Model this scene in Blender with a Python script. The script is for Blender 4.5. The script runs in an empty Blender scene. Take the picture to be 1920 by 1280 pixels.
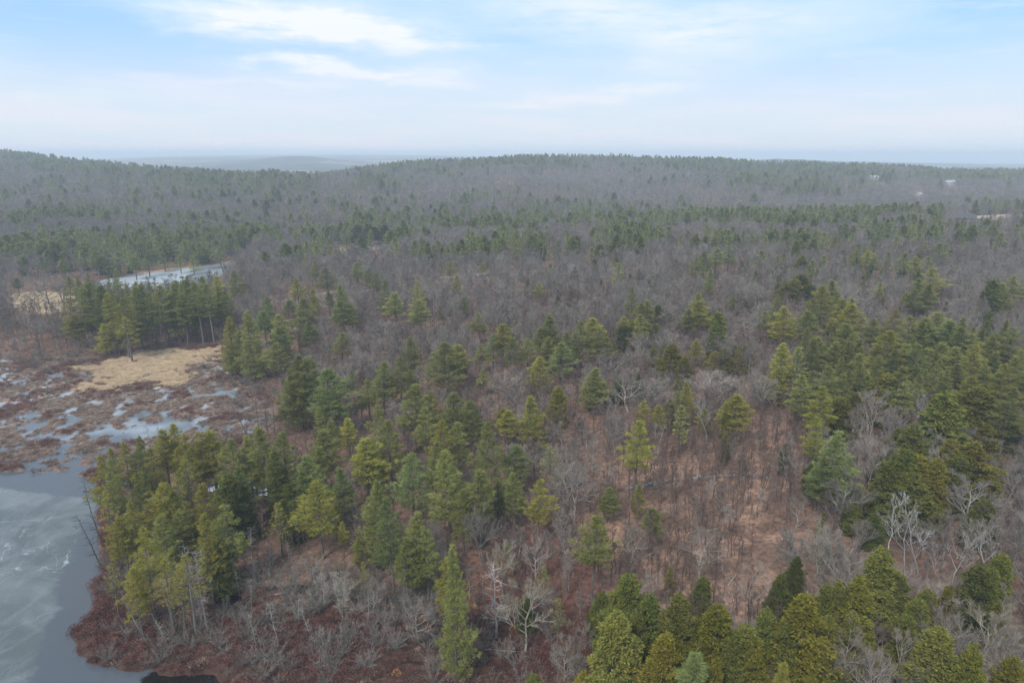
import bpy, math, random
import numpy as np
from mathutils import Vector

S = bpy.context.scene
COL = S.collection
R = math.radians

# ------------------------------------------------------------------ camera
PITCH = R(15.3)
CAM_Z = 75.0
cam_d = bpy.data.cameras.new('camera')
cam_d.lens = 24.0; cam_d.sensor_width = 36.0
cam_d.clip_start = 0.5; cam_d.clip_end = 40000
cam = bpy.data.objects.new('camera', cam_d); COL.objects.link(cam)
cam.location = (0, 0, CAM_Z); cam.rotation_euler = (math.pi/2 - PITCH, 0, 0)
S.camera = cam

# ------------------------------------------------------------------ light and sky
SUN_EL, SUN_AZ = 48.0, -150.0          # degrees; azimuth clockwise from the view direction
SKY_STRENGTH = 0.10
sun_d = bpy.data.lights.new('sun', 'SUN'); sun_d.energy = 1.5; sun_d.angle = R(10)
sun_d.color = (1.0, 0.96, 0.9)
sun = bpy.data.objects.new('sun', sun_d); COL.objects.link(sun)
sdir = Vector((math.sin(R(SUN_AZ))*math.cos(R(SUN_EL)), math.cos(R(SUN_AZ))*math.cos(R(SUN_EL)), math.sin(R(SUN_EL))))
sun.rotation_euler = sdir.to_track_quat('Z', 'Y').to_euler()
S.view_settings.view_transform = 'Standard'; S.view_settings.look = 'None'
S.view_settings.gamma = 1.0; S.view_settings.use_curve_mapping = False
S.view_settings.exposure = 1.1
cy = S.cycles
cy.use_denoising = True
try:
    cy.denoiser = 'OPENIMAGEDENOISE'; cy.denoising_input_passes = 'RGB_ALBEDO_NORMAL'; cy.denoising_prefilter = 'NONE'
except Exception: pass
cy.max_bounces = 5; cy.diffuse_bounces = 3; cy.glossy_bounces = 2; cy.transmission_bounces = 2; cy.volume_bounces = 1
cy.transparent_max_bounces = 4; cy.caustics_reflective = False; cy.caustics_refractive = False
cy.use_adaptive_sampling = False

class NT:
    """tiny helper for shader graphs"""
    def __init__(s, tree): s.t = tree; s.n = tree.nodes; s.l = tree.links
    def new(s, kind, **kw):
        n = s.n.new(kind)
        for k, v in kw.items(): setattr(n, k, v)
        return n
    def put(s, sock, v):
        if isinstance(v, bpy.types.NodeSocket): s.l.new(v, sock)
        elif v is not None: sock.default_value = v
    def m(s, op, a, b=None, c=None, clamp=False):
        n = s.new('ShaderNodeMath', operation=op); n.use_clamp = clamp
        s.put(n.inputs[0], a); s.put(n.inputs[1], b)
        if c is not None: s.put(n.inputs[2], c)
        return n.outputs[0]
    def mix(s, f, a, b):
        n = s.new('ShaderNodeMix', data_type='RGBA')
        s.put(n.inputs[0], f)
        for k, v in ((6, a), (7, b)):
            if isinstance(v, tuple) and len(v) == 3: v = v + (1,)
            s.put(n.inputs[k], v)
        return n.outputs[2]
    def mulc(s, a, b):
        n = s.new('ShaderNodeMix', data_type='RGBA', blend_type='MULTIPLY'); n.inputs[0].default_value = 1
        for k, v in ((6, a), (7, b)):
            if isinstance(v, tuple) and len(v) == 3: v = v + (1,)
            s.put(n.inputs[k], v)
        return n.outputs[2]
    def noise(s, vec, scale, detail=3, rough=0.55, dist=0.0, out=0):
        n = s.new('ShaderNodeTexNoise'); n.inputs['Scale'].default_value = scale
        n.inputs['Detail'].default_value = detail; n.inputs['Roughness'].default_value = rough
        n.inputs['Distortion'].default_value = dist
        if vec is not None: s.l.new(vec, n.inputs['Vector'])
        return n.outputs[out]
    def ramp(s, f, lo, hi):
        n = s.new('ShaderNodeMapRange', interpolation_type='SMOOTHSTEP')
        s.put(n.inputs[0], f); n.inputs[1].default_value = lo; n.inputs[2].default_value = hi
        return n.outputs[0]
    def scalevec(s, v, sc):
        n = s.new('ShaderNodeMapping'); s.l.new(v, n.inputs[0]); n.inputs['Scale'].default_value = sc
        return n.outputs[0]

def px_dir(px, row):
    """azimuth and elevation (radians) in which a photograph pixel lies"""
    x = (px-960)/1280.0; y = (640-row)/1280.0
    d = Vector((x, math.cos(PITCH)+y*math.sin(PITCH), -math.sin(PITCH)+y*math.cos(PITCH))).normalized()
    return math.atan2(d.x, d.y), math.asin(d.z)

def make_world():
    w = bpy.data.worlds.new('World'); S.world = w; w.use_nodes = True
    g = NT(w.node_tree); g.n.clear()
    out = g.new('ShaderNodeOutputWorld'); bg = g.new('ShaderNodeBackground'); bg.inputs[1].default_value = SKY_STRENGTH
    g.l.new(bg.outputs[0], out.inputs[0])
    sky = g.new('ShaderNodeTexSky', sky_type='NISHITA'); sky.sun_disc = False
    sky.sun_elevation = R(SUN_EL); sky.sun_rotation = R(SUN_AZ); sky.altitude = 200
    tc = g.new('ShaderNodeTexCoord').outputs['Generated']
    sep = g.new('ShaderNodeSeparateXYZ'); g.l.new(tc, sep.inputs[0])
    x, y, z = sep.outputs
    az = g.m('ARCTAN2', x, y); el = g.m('ARCSINE', z)
    # warp so the cloud edges fray
    comb = g.new('ShaderNodeCombineXYZ'); g.l.new(az, comb.inputs[0]); g.l.new(g.m('MULTIPLY', el, 3.2), comb.inputs[1])
    P = comb.outputs[0]
    wn = g.new('ShaderNodeSeparateXYZ'); g.l.new(g.noise(P, 6.0, 5, 0.6, 0.0, 1), wn.inputs[0])
    azw = g.m('MULTIPLY_ADD', g.m('SUBTRACT', wn.outputs[0], 0.5), 0.30, az)
    elw = g.m('MULTIPLY_ADD', g.m('SUBTRACT', wn.outputs[1], 0.5), 0.075, el)
    def blobs(lst):
        acc = None
        for px, row, sx, sy, amp, tilt in lst:
            a0, e0 = px_dir(px, row)
            da = g.m('SUBTRACT', azw, a0); de = g.m('SUBTRACT', elw, e0)
            de = g.m('MULTIPLY_ADD', da, tilt, de)
            q = g.m('ADD', g.m('POWER', g.m('ABSOLUTE', g.m('DIVIDE', da, sx/1280)), 2), g.m('POWER', g.m('ABSOLUTE', g.m('DIVIDE', de, sy/1280)), 2))
            b = g.m('MULTIPLY', g.m('EXPONENT', g.m('MULTIPLY', q, -1.0)), amp)
            acc = b if acc is None else g.m('ADD', acc, b)
        return acc
    white = blobs([(560, 35, 140, 26, 1.0, .0), (700, 60, 170, 20, .95, .12), (690, 135, 160, 15, .9, .10), (620, 118, 60, 12, .6, 0), (505, 112, 45, 12, .5, 0), (380, 20, 70, 22, .45, 0),
                   (1080, 20, 130, 26, .55, 0), (1310, 50, 150, 32, .65, 0), (1130, 175, 150, 14, .8, -.12), (980, 203, 110, 7, .5, 0), (540, 160, 110, 14, .5, 0),
                   (110, 175, 80, 12, .5, 0), (1250, 115, 110, 20, .4, 0), (1800, 60, 60, 14, .15, 0), (300, 165, 150, 20, .35, .1)])
    blue = blobs([(190, 60, 260, 45, .9, .06), (960, 90, 110, 60, .55, 0), (1850, 40, 110, 50, 1.0, 0), (1450, 160, 150, 28, .6, 0), (250, 135, 200, 26, .75, .07), (1650, 110, 160, 30, .45, 0),
                  (640, 95, 180, 14, .5, 0), (1130, 130, 90, 12, .2, 0), (1900, 140, 100, 18, .3, 0)])
    ps = g.scalevec(P, (1.0, 1.6, 1.0))
    n1 = g.noise(ps, 3.0, 6, 0.6, 0.4)
    streak = g.noise(g.scalevec(P, (1.0, 3.0, 1.0)), 7.0, 6, 0.62, 0.6); puff = g.noise(g.scalevec(P, (1.0, 1.7, 1.0)), 11.0, 7, 0.62, 0.3)
    veil = g.ramp(n1, 0.30, 0.72)
    # base: pale blue veil over the clear sky
    k = 1.0/SKY_STRENGTH
    def C(r_, g_, b_): return (r_*k, g_*k, b_*k)
    SK = 0.525
    clear = g.mix(0.82, sky.outputs[0], C(.33*SK, .58*SK, .92*SK))
    pale = C(.60*SK, .77*SK, .94*SK)
    cloud = C(.84*SK, .88*SK, .95*SK)
    haz = C(.71*SK, .77*SK, .83*SK)
    pink = C(.79*SK, .78*SK, .84*SK)
    f_pale = g.m('MULTIPLY_ADD', g.m('SUBTRACT', veil, 0.5), 0.5, 0.66, clamp=True)
    f_pale = g.m('SUBTRACT', f_pale, g.m('MULTIPLY', blue, 0.82), clamp=True)
    c = g.mix(f_pale, clear, pale)
    wf = g.m('MULTIPLY', g.m('MULTIPLY', white, 1.25), g.ramp(g.m('ADD', g.m('MULTIPLY', puff, .6), g.m('MULTIPLY', streak, .4)), 0.26, 0.58), clamp=True)
    up = g.ramp(el, 0.30, 0.55)
    wf = g.m('MAXIMUM', wf, g.m('MULTIPLY', up, g.ramp(n1, 0.40, 0.62)))
    wf = g.m('MAXIMUM', wf, g.m('MULTIPLY', g.ramp(streak, 0.5, 0.8), 0.35))
    c = g.mix(wf, c, cloud)
    hf = g.m('SUBTRACT', 1.0, g.ramp(el, 0.0, 0.18))
    hf = g.m('MULTIPLY', hf, 0.92)
    hc = g.mix(g.ramp(g.noise(g.scalevec(P, (1, 3, 1)), 4.0, 4), .42, .62), haz, pink)
    c = g.mix(hf, c, hc)
    # the world under the horizon: only ground-coloured bounce
    c = g.mix(g.m('SUBTRACT', 1.0, g.ramp(el, -0.14, -0.04)), c, C(.12, .13, .12))
    g.l.new(c, bg.inputs[0])
    w.cycles.sampling_method = 'MANUAL'; w.cycles.sample_map_resolution = 512
make_world()

# ------------------------------------------------------------------ materials
def mat_new(name):
    m = bpy.data.materials.new(name); m.use_nodes = True
    g = NT(m.node_tree); g.n.clear()
    o = g.new('ShaderNodeOutputMaterial')
    return m, g, o

def mat_leaf(name, c1, c2, transl=0.25, var=0.35, nscale=0.55, hue=0.5):
    """needles: colour wanders from clump to clump and from tree to tree; object colour tints one tree"""
    m, g, o = mat_new(name)
    oi = g.new('ShaderNodeObjectInfo')
    tc = g.new('ShaderNodeTexCoord').outputs['Object']
    n = g.ramp(g.noise(tc, nscale, 3, 0.6), 0.3, 0.7)
    f = g.m('ADD', g.m('MULTIPLY', n, 1-hue), g.m('MULTIPLY', oi.outputs['Random'], hue))
    c = g.mix(f, c1, c2)
    c = g.mulc(c, oi.outputs['Color'])
    r2 = g.m('FRACT', g.m('MULTIPLY', oi.outputs['Random'], 37.3))
    tn = g.new('ShaderNodeAttribute'); tn.attribute_name = 'tone'
    b = g.m('MULTIPLY', g.m('MULTIPLY_ADD', r2, var, 1-var*0.5), tn.outputs['Fac'])
    hsv = g.new('ShaderNodeHueSaturation'); g.l.new(c, hsv.inputs['Color']); g.l.new(b, hsv.inputs['Value'])
    c = hsv.outputs[0]
    d = g.new('ShaderNodeBsdfDiffuse'); t = g.new('ShaderNodeBsdfTranslucent'); ms = g.new('ShaderNodeMixShader')
    g.l.new(c, d.inputs[0]); g.l.new(c, t.inputs[0]); ms.inputs[0].default_value = transl
    g.l.new(d.outputs[0], ms.inputs[1]); g.l.new(t.outputs[0], ms.inputs[2]); g.l.new(ms.outputs[0], o.inputs[0])
    return m

def mat_bark(name, c1, c2, scale=3.0, var=0.5, stretch=1.0):
    m, g, o = mat_new(name)
    oi = g.new('ShaderNodeObjectInfo')
    tc = g.new('ShaderNodeTexCoord').outputs['Object']
    n = g.ramp(g.noise(g.scalevec(tc, (1, 1, stretch)), scale, 4, 0.65), 0.35, 0.65)
    f = g.m('ADD', g.m('MULTIPLY', n, 0.55), g.m('MULTIPLY', oi.outputs['Random'], 0.45))
    c = g.mulc(g.mix(f, c1, c2), oi.outputs['Color'])
    r2 = g.m('FRACT', g.m('MULTIPLY', oi.outputs['Random'], 53.7))
    hsv = g.new('ShaderNodeHueSaturation'); g.l.new(c, hsv.inputs['Color']); g.l.new(g.m('MULTIPLY_ADD', r2, var, 1-var*0.5), hsv.inputs['Value'])
    d = g.new('ShaderNodeBsdfDiffuse'); g.l.new(hsv.outputs[0], d.inputs[0]); g.l.new(d.outputs[0], o.inputs[0])
    return m

M = {}
M['pine'] = mat_leaf('pine_needles', (.200, .220, .068), (.325, .322, .098), .38, .4)
M['hemlock'] = mat_leaf('hemlock_needles', (.100, .120, .026), (.215, .205, .046), .25, .4)
M['conifer_bark'] = mat_bark('conifer_bark', (.10, .085, .075), (.17, .15, .135), 2.0, .4, .3)
M['bark'] = mat_bark('grey_bark', (.17, .155, .14), (.32, .30, .27), 1.5, .5, .4)
M['limb'] = mat_bark('grey_limbs', (.19, .178, .162), (.34, .32, .29), 1.0, .5)
M['twig'] = mat_bark('twigs', (.150, .126, .106), (.275, .240, .206), .6, .55)
M['birch'] = mat_bark('birch_bark', (.24, .228, .21), (.46, .44, .41), 1.6, .25, .35)
M['snag'] = mat_bark('dead_wood', (.26, .245, .225), (.42, .40, .37), 1.5, .4, .3)
M['sapling'] = mat_bark('sapling_bark', (.085, .062, .054), (.20, .145, .125), .8, .5)
M['heath'] = mat_bark('heath_leaves', (.105, .045, .040), (.21, .105, .085), .7, .6)
M['greyshrub'] = mat_bark('grey_shrub_twigs', (.19, .178, .16), (.31, .29, .265), .8, .4)
M['straw'] = mat_bark('dry_grass', (.58, .44, .28), (.74, .60, .43), 1.0, .4)
M['tuss'] = mat_bark('tussock_grass', (.22, .155, .125), (.42, .32, .25), 1.0, .6)
M['beech'] = mat_bark('dead_beech_leaves', (.42, .20, .08), (.55, .30, .13), 1.0, .4)

# ------------------------------------------------------------------ mesh helpers
def mesh_np(name, V, F, mats, mi=None, smooth=False):
    """V (n,3); F (m,3) triangles; mi material index per face"""
    me = bpy.data.meshes.new(name)
    V = np.ascontiguousarray(V, dtype=np.float32); F = np.ascontiguousarray(F, dtype=np.int32)
    k = F.shape[1]
    me.vertices.add(len(V)); me.vertices.foreach_set('co', V.ravel())
    me.loops.add(F.size); me.loops.foreach_set('vertex_index', F.ravel())
    me.polygons.add(len(F)); me.polygons.foreach_set('loop_start', np.arange(0, F.size, k, dtype=np.int32))
    if mi is not None: me.polygons.foreach_set('material_index', np.asarray(mi, dtype=np.int32))
    me.polygons.foreach_set('use_smooth', np.full(len(F), smooth, dtype=bool))
    for m in (mats if isinstance(mats, (list, tuple)) else [mats]): me.materials.append(m)
    me.update(calc_edges=True)
    return me

def norm(a): return a/np.maximum(np.linalg.norm(a, axis=-1, keepdims=True), 1e-9)

def blades(P, D, l, w, rng):
    """thin tapering triangles rooted at P pointing along D"""
    n = len(P); D = norm(D)
    side = norm(np.cross(D, rng.normal(size=(n, 3))))
    l = np.broadcast_to(np.asarray(l, float), (n,))[:, None]; w = np.broadcast_to(np.asarray(w, float), (n,))[:, None]
    V = np.empty((n, 3, 3)); V[:, 0] = P-side*w*0.5; V[:, 1] = P+side*w*0.5; V[:, 2] = P+D*l
    return V.reshape(-1, 3), np.arange(n*3).reshape(-1, 3)

def diamonds(P, D, l, w, rng):
    """leaf-shaped pairs of triangles"""
    n = len(P); D = norm(D)
    side = norm(np.cross(D, rng.normal(size=(n, 3))))
    l = np.broadcast_to(np.asarray(l, float), (n,))[:, None]; w = np.broadcast_to(np.asarray(w, float), (n,))[:, None]
    V = np.empty((n, 4, 3)); V[:, 0] = P; V[:, 1] = P+D*l*.45+side*w*.5; V[:, 2] = P+D*l; V[:, 3] = P+D*l*.45-side*w*.5
    b = np.arange(n)[:, None]*4
    F = np.concatenate([b+np.array([0, 1, 2]), b+np.array([0, 2, 3])])
    return V.reshape(-1, 3), F

def tubes(segs, sides):
    """segs: list of (p0, p1, r0, r1)"""
    if not len(segs): return np.zeros((0, 3)), np.zeros((0, 3), int)
    P0 = np.array([s[0] for s in segs], float); P1 = np.array([s[1] for s in segs], float)
    r0 = np.array([s[2] for s in segs], float)[:, None, None]; r1 = np.array([s[3] for s in segs], float)[:, None, None]
    D = norm(P1-P0); ref = np.where(np.abs(D[:, 2:3]) > .9, np.array([[1., 0, 0]]), np.array([[0, 0, 1.]]))
    A = norm(np.cross(D, ref)); B = np.cross(D, A)
    t = np.arange(sides)*2*math.pi/sides
    ring = A[:, None, :]*np.cos(t)[None, :, None]+B[:, None, :]*np.sin(t)[None, :, None]
    V = np.concatenate([P0[:, None]+ring*r0, P1[:, None]+ring*r1], axis=1)     # n, 2s, 3
    F = []
    for i in range(sides):
        j = (i+1) % sides
        F += [[i, j, sides+j], [i, sides+j, sides+i]]
    F = np.array(F)[None]+np.arange(len(P0))[:, None, None]*2*sides
    return V.reshape(-1, 3), F.reshape(-1, 3)

def join(*vf):
    Vs, Fs, o = [], [], 0
    for V, F in vf:
        if len(V) == 0: continue
        Vs.append(V); Fs.append(F+o); o += len(V)
    return np.concatenate(Vs), np.concatenate(Fs)

def rot_about(v, ax, a):
    return v*math.cos(a)+np.cross(ax, v)*math.sin(a)+ax*np.dot(ax, v)*(1-math.cos(a))

# ------------------------------------------------------------------ tree kinds (each returns a dict part -> (V, F))
def trunk_line(rng, H, r, n=8, wob=.018):
    pts = [np.zeros(3)]
    off = np.zeros(2); dr = rng.normal(size=2)*wob
    for i in range(1, n+1):
        dr = dr*.7+rng.normal(size=2)*wob
        off = off+dr*H/n
        pts.append(np.array([off[0], off[1], H*i/n]))
    return pts, [(pts[i], pts[i+1], r*(1-i/n)**.8+.02, r*(1-(i+1)/n)**.8+.012) for i in range(n)]

def along(pts, H, z):
    f = min(max(z/H*(len(pts)-1), 0), len(pts)-1.001); i = int(f); return pts[i]+(pts[i+1]-pts[i])*(f-i)

def make_pine(seed, H=20., cb=.38, Rm=3.9, dens=1.0, blade=(.62, .095), whorl=.85, rag=.3):
    rng = np.random.default_rng(seed)
    pts, ts = trunk_line(rng, H, .26)
    limbs, P, D = [], [], []
    z = H*cb
    skew = rng.uniform(0, 2*math.pi); tier = 1.
    while z < H-.25:
        t = (H-z)/(H*(1-cb))                       # 0 top .. 1 crown base
        prof = min(1, t/.72)**.82*(1-.30*max(0, (t-.72)/.28))*tier; tier = rng.uniform(.72, 1.12)
        nb = int(rng.integers(4, 7)) if t > .12 else 4
        a0 = rng.uniform(0, 6.28)
        for b in range(nb):
            if rng.random() < .12*t+rag*.25: continue
            a = a0+b*2*math.pi/nb+rng.normal()*.25
            L = Rm*prof*rng.uniform(.62, 1.18)*(1+.18*math.cos(a-skew))
            if L < .25: L = .25
            up = (.95-.85*min(1, t*2.2))+rng.normal()*.07
            out = np.array([math.cos(a), math.sin(a), 0.]); lat = np.array([-math.sin(a), math.cos(a), 0.])
            o = along(pts, H, z+rng.normal()*.12)
            ns = 4; prev = o
            def pos(s): return o+out*L*s*math.cos(up*.6)+np.array([0, 0, 1.])*(L*s*math.sin(up)*(1-.3*s)-.10*L*s*(1-t)*0+L*.10*s*s*(1 if t > .3 else 0)-L*.10*s)
            for i in range(ns):
                q = pos((i+1)/ns); r_ = .055*(L/Rm)*(1-i/ns)+.012
                limbs.append((prev, q, r_, r_*.7)); prev = q
            nn = max(3, int(L/.27*dens))
            s = rng.uniform(.22 if t > .3 else .05, 1.02, nn)
            wd = L*.36*np.sin(np.clip((s-.05)*1.05, 0, 1)*math.pi)**.7+.08
            k = max(2, int(3.3*dens))
            for si, wi in zip(s, wd):
                lo = rng.uniform(-1, 1, k)*wi
                base = pos(si)[None]+lat[None]*lo[:, None]+out[None]*(np.abs(lo)*.35)[:, None]*-.2
                base[:, 2] += rng.normal(size=k)*.05+.05
                m = max(3, int(6*min(1, dens)))
                bp = np.repeat(base, m, 0)+rng.normal(size=(k*m, 3))*.11
                bd = out[None]*.75+lat[None]*np.repeat(np.sign(lo)*.45, m)[:, None]+np.array([0, 0, .30])[None]+rng.normal(size=(k*m, 3))*.38
                P.append(bp); D.append(bd)
        z += whorl*rng.uniform(.75, 1.35)*(0.55+.55*min(1, t*2))
    # leader
    tip = pts[-1][None]+np.array([0, 0, -.3])[None]+rng.normal(size=(14, 3))*.08
    P.append(tip); D.append(np.array([[0, 0, 1.]])+rng.normal(size=(14, 3))*.35)
    # dead stubs under the crown
    for i in range(int(14*cb)+6):
        z0 = H*rng.uniform(.12, cb+.05); a = rng.uniform(0, 6.28); L = rng.uniform(.5, 2.0)
        o = along(pts, H, z0); e = o+np.array([math.cos(a)*L, math.sin(a)*L, -.1*L+rng.normal()*.15])
        limbs.append((o, e, .03, .01))
    P = np.concatenate(P); D = np.concatenate(D)
    n = len(P)
    fol = blades(P, D, blade[0]*rng.uniform(.6, 1.25, n), blade[1]*rng.uniform(.7, 1.3, n), rng)
    return {'trunk': tubes(ts, 6), 'branches': tubes(limbs, 3), 'crown': fol}

def make_hemlock(seed, H=17., cb=.06, Rm=3.9, dens=1.0, blade=(.42, .20), lean=0.):
    rng = np.random.default_rng(seed)
    pts, ts = trunk_line(rng, H, .24)
    P, D, limbs = [], [], []
    z = H*cb
    ph = rng.uniform(0, 6.28, 5)
    while z < H-.1:
        t = (H-z)/(H*(1-cb))
        prof = (t**.58)*(1-.28*max(0, (t-.70)/.30)**2)
        nb = 5 if t > .08 else 3
        a0 = rng.uniform(0, 6.28)
        for b in range(nb):
            a = a0+b*2*math.pi/nb+rng.normal()*.3
            lump = 1+.22*math.sin(2*a+ph[0]+z*.35)+.20*math.sin(5*a+ph[1]-z*1.1)+.16*math.sin(z*2.3+ph[2]+3*a)
            L = max(.3, Rm*prof*rng.uniform(.70, 1.12)*lump)
            out = np.array([math.cos(a), math.sin(a), 0.]); lat = np.array([-math.sin(a), math.cos(a), 0.])
            o = along(pts, H, z)
            rise = .35*(1-t)+rng.normal()*.06
            droop = .16+.10*t
            def pos(s): return o[None]+out[None]*(L*s)[:, None]+np.array([0, 0, 1.])[None]*(L*(rise*s-droop*1.6*s*s))[:, None]
            if L > 1.2:
                q = pos(np.array([0., .5, .95])); limbs += [(q[0], q[1], .04, .025), (q[1], q[2], .025, .01)]
            nn = max(5, int(L/.10*dens))
            s = rng.uniform(.30, 1.0, nn)**.72
            wd = L*.34*np.sin(np.clip(s, 0, .98)*math.pi)**.6+.12
            lo = rng.uniform(-1, 1, nn)*wd
            base = pos(s)+lat[None]*lo[:, None]
            base[:, 2] -= np.abs(lo)*.18
            m = 5
            bp = np.repeat(base, m, 0)+rng.normal(size=(nn*m, 3))*.12
            bd = out[None]*.8+lat[None]*np.repeat(np.sign(lo)*.5, m)[:, None]+np.array([0, 0, -.22+.3*(1-t)])[None]+rng.normal(size=(nn*m, 3))*.42
            P.append(bp); D.append(bd)
        z += .36*rng.uniform(.7, 1.3)
    tip = pts[-1][None]+rng.normal(size=(10, 3))*.1-np.array([0, 0, .3])
    P.append(tip); D.append(np.array([[0.2, 0, 1.]])+rng.normal(size=(10, 3))*.3)
    P = np.concatenate(P); D = np.concatenate(D); n = len(P)
    fol = diamonds(P, D, blade[0]*rng.uniform(.6, 1.3, n), blade[1]*rng.uniform(.6, 1.3, n), rng) if dens > .8 else blades(P, D, blade[0]*rng.uniform(.6, 1.3, n)*1.2, blade[1]*rng.uniform(.6, 1.3, n)*1.5, rng)
    return {'trunk': tubes(ts, 6), 'branches': tubes(limbs, 3), 'crown': fol}

def make_bare(seed, H=14., limb0=.32, nl=10, ang=(.55, .95), Lf=.36, sub=(6, 5, 7), r=.20, twl=.75, tww=.036, stems=1, upb=.22, thick=1.0, lean=0.0):
    rng = np.random.default_rng(seed)
    big, mid, tw = [], [], []
    zup = np.array([0, 0, 1.])
    def grow(p, d, L, r, lev):
        ns = 3 if lev < 2 else 2
        nodes = [(p, 0.)]
        q = p
        for i in range(ns):
            d = norm(d+rng.normal(size=3)*.13+zup*upb*.35)
            q2 = q+d*L/ns
            ra, rb = r*(1-i/ns*.6), r*(1-(i+1)/ns*.6)
            (big if ra > .045 else mid).append((q, q2, ra, rb)); nodes.append((q2, (i+1)/ns)); q = q2
        if lev >= len(sub): return
        n = sub[lev]
        n = max(2, int(n*rng.uniform(.75, 1.25)+.5))
        for k in range(n):
            f = rng.uniform(.22, 1.0) if k < n-1 else 1.0
            i = min(int(f*ns), ns-1); u = f*ns-i
            o = nodes[i][0]+(nodes[i+1][0]-nodes[i][0])*u
            ax = norm(np.cross(d, rng.normal(size=3)))
            nd = norm(rot_about(d, ax, rng.uniform(.35, .95) if k < n-1 else .15)+zup*upb)
            LL = L*rng.uniform(.42, .72)*(1.15-.5*f)
            if lev == len(sub)-1: tw.append((o, nd, twl*rng.uniform(.5, 1.3)))
            else: grow(o, nd, LL, max(.011, r*.52*(1.1-.4*f)), lev+1)
    for st in range(stems):
        if stems > 1 or lean:
            a = rng.uniform(0, 6.28); ln = rng.uniform(.08, .28)+lean
            base = np.array([math.cos(a), math.sin(a), 0.])*.25*(stems > 1)
            tilt = np.array([math.cos(a), math.sin(a), 0])*ln
        else: base = np.zeros(3); tilt = rng.normal(size=3)*.03; tilt[2] = 0
        h = H*(1 if st == 0 else rng.uniform(.75, .97))
        n = 7; pts = [base]; off = np.zeros(3)
        for i in range(1, n+1):
            off = off+rng.normal(size=3)*np.array([1, 1, 0])*.018*h
            pts.append(base+off+tilt*h*(i/n)+zup*h*.92*i/n)
        rr = r/(stems**.35)
        for i in range(n): big.append((pts[i], pts[i+1], rr*(1-i/n)**.75+.02, rr*(1-(i+1)/n)**.75+.018))
        for k in range(int(nl/(stems**.5))+1):
            f = limb0+(1-limb0)*((k+rng.uniform(0, 1))/(nl/(stems**.5)+1))
            f = min(f, .99); i = int(f*n); o = pts[i]+(pts[i+1]-pts[i])*(f*n-i)
            a = k*2.4+rng.normal()*.4; e = rng.uniform(*ang)
            d = np.array([math.cos(a)*math.cos(e), math.sin(a)*math.cos(e), math.sin(e)])
            grow(o, d, H*Lf*rng.uniform(.7, 1.15)*(1.2-.75*f), rr*(1-f)**.7*.62+.018, 0)
    P = np.array([t[0] for t in tw]); D = np.array([t[1] for t in tw]); L = np.array([t[2] for t in tw])
    twm = blades(P, D, L, tww, rng)
    # side twiglets
    k = 2
    P2 = np.repeat(P+D*L[:, None]*.35, k, 0); D2 = np.repeat(D, k, 0)+rng.normal(size=(len(P)*k, 3))*.6
    tw2 = blades(P2, D2, np.repeat(L, k)*.6, tww*.8, rng)
    mid = [(a, b, max(ra*thick, .016), max(rb*thick, .012)) for a, b, ra, rb in mid]
    lm = tubes(mid, 3); cr = join(lm, twm, tw2)
    return {'trunk': tubes(big, 5), 'crown': cr, 'nlimb': len(lm[1])}

def make_snag(seed, H=11.):
    rng = np.random.default_rng(seed)
    pts, ts = trunk_line(rng, H, .10, 7, .03); limbs = []
    for i in range(44):
        z0 = H*rng.uniform(.2, .98); a = rng.uniform(0, 6.28); L = rng.uniform(.4, 1.9)*(1.2-z0/H*.6)
        o = along(pts, H, z0); d = np.array([math.cos(a), math.sin(a), rng.uniform(-.1, .5)])
        e = o+d*L*.5; e2 = e+(d+rng.normal(size=3)*.3)*L*.5
        limbs += [(o, e, .035, .022), (e, e2, .022, .01)]
        for j in range(3):
            limbs.append((e, e+(d+rng.normal(size=3)*.8)*L*.35, .014, .006))
    return {'trunk': tubes(ts, 5), 'crown': tubes(limbs, 3)}

def make_shrub(seed, H=1.3, W=.9, n=150, leaf=.16, stems=26, wd=.10):
    """low round bush: stems and a dome of small leaves"""
    rng = np.random.default_rng(seed)
    segs = []
    for i in range(stems):
        a = rng.uniform(0, 6.28); e = rng.uniform(.1, 1)
        segs.append((rng.normal(size=3)*np.array([.1, .1, 0]), np.array([math.cos(a)*W*e, math.sin(a)*W*e, H*rng.uniform(.6, 1.05)*(1-.35*e)]), .018, .008))
    u = rng.uniform(0, 1, n)**.5; a = rng.uniform(0, 6.28, n)
    P = np.stack([np.cos(a)*u*W, np.sin(a)*u*W, H*(1-.55*u**2)*rng.uniform(.45, 1.05, n)], 1)
    D = P*np.array([1, 1, .3])+rng.normal(size=(n, 3))*.6+np.array([0, 0, .5])
    return join(tubes(segs, 3), diamonds(P, D, leaf*rng.uniform(.6, 1.5, n), wd, rng))

def make_alder(seed, H=3.2, stems=14):
    rng = np.random.default_rng(seed); segs, P, D = [], [], []
    for i in range(stems):
        a = rng.uniform(0, 6.28); p = rng.normal(size=3)*np.array([.15, .15, 0]); d = np.array([math.cos(a)*.45, math.sin(a)*.45, 1.])
        L = H*rng.uniform(.7, 1.1)
        for k in range(4):
            d = norm(d+rng.normal(size=3)*.16+np.array([math.cos(a)*.08, math.sin(a)*.08, 0])); q = p+d*L/4
            segs.append((p, q, .022*(1-k/5), .022*(1-(k+1)/5)))
            for j in range(13):
                P.append(p+(q-p)*rng.random()); D.append(d+rng.normal(size=3)*.6)
            p = q
    P = np.array(P); D = np.array(D)
    return join(tubes(segs, 3), blades(P, D, .7*rng.uniform(.4, 1.2, len(P)), .024, rng))

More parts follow.
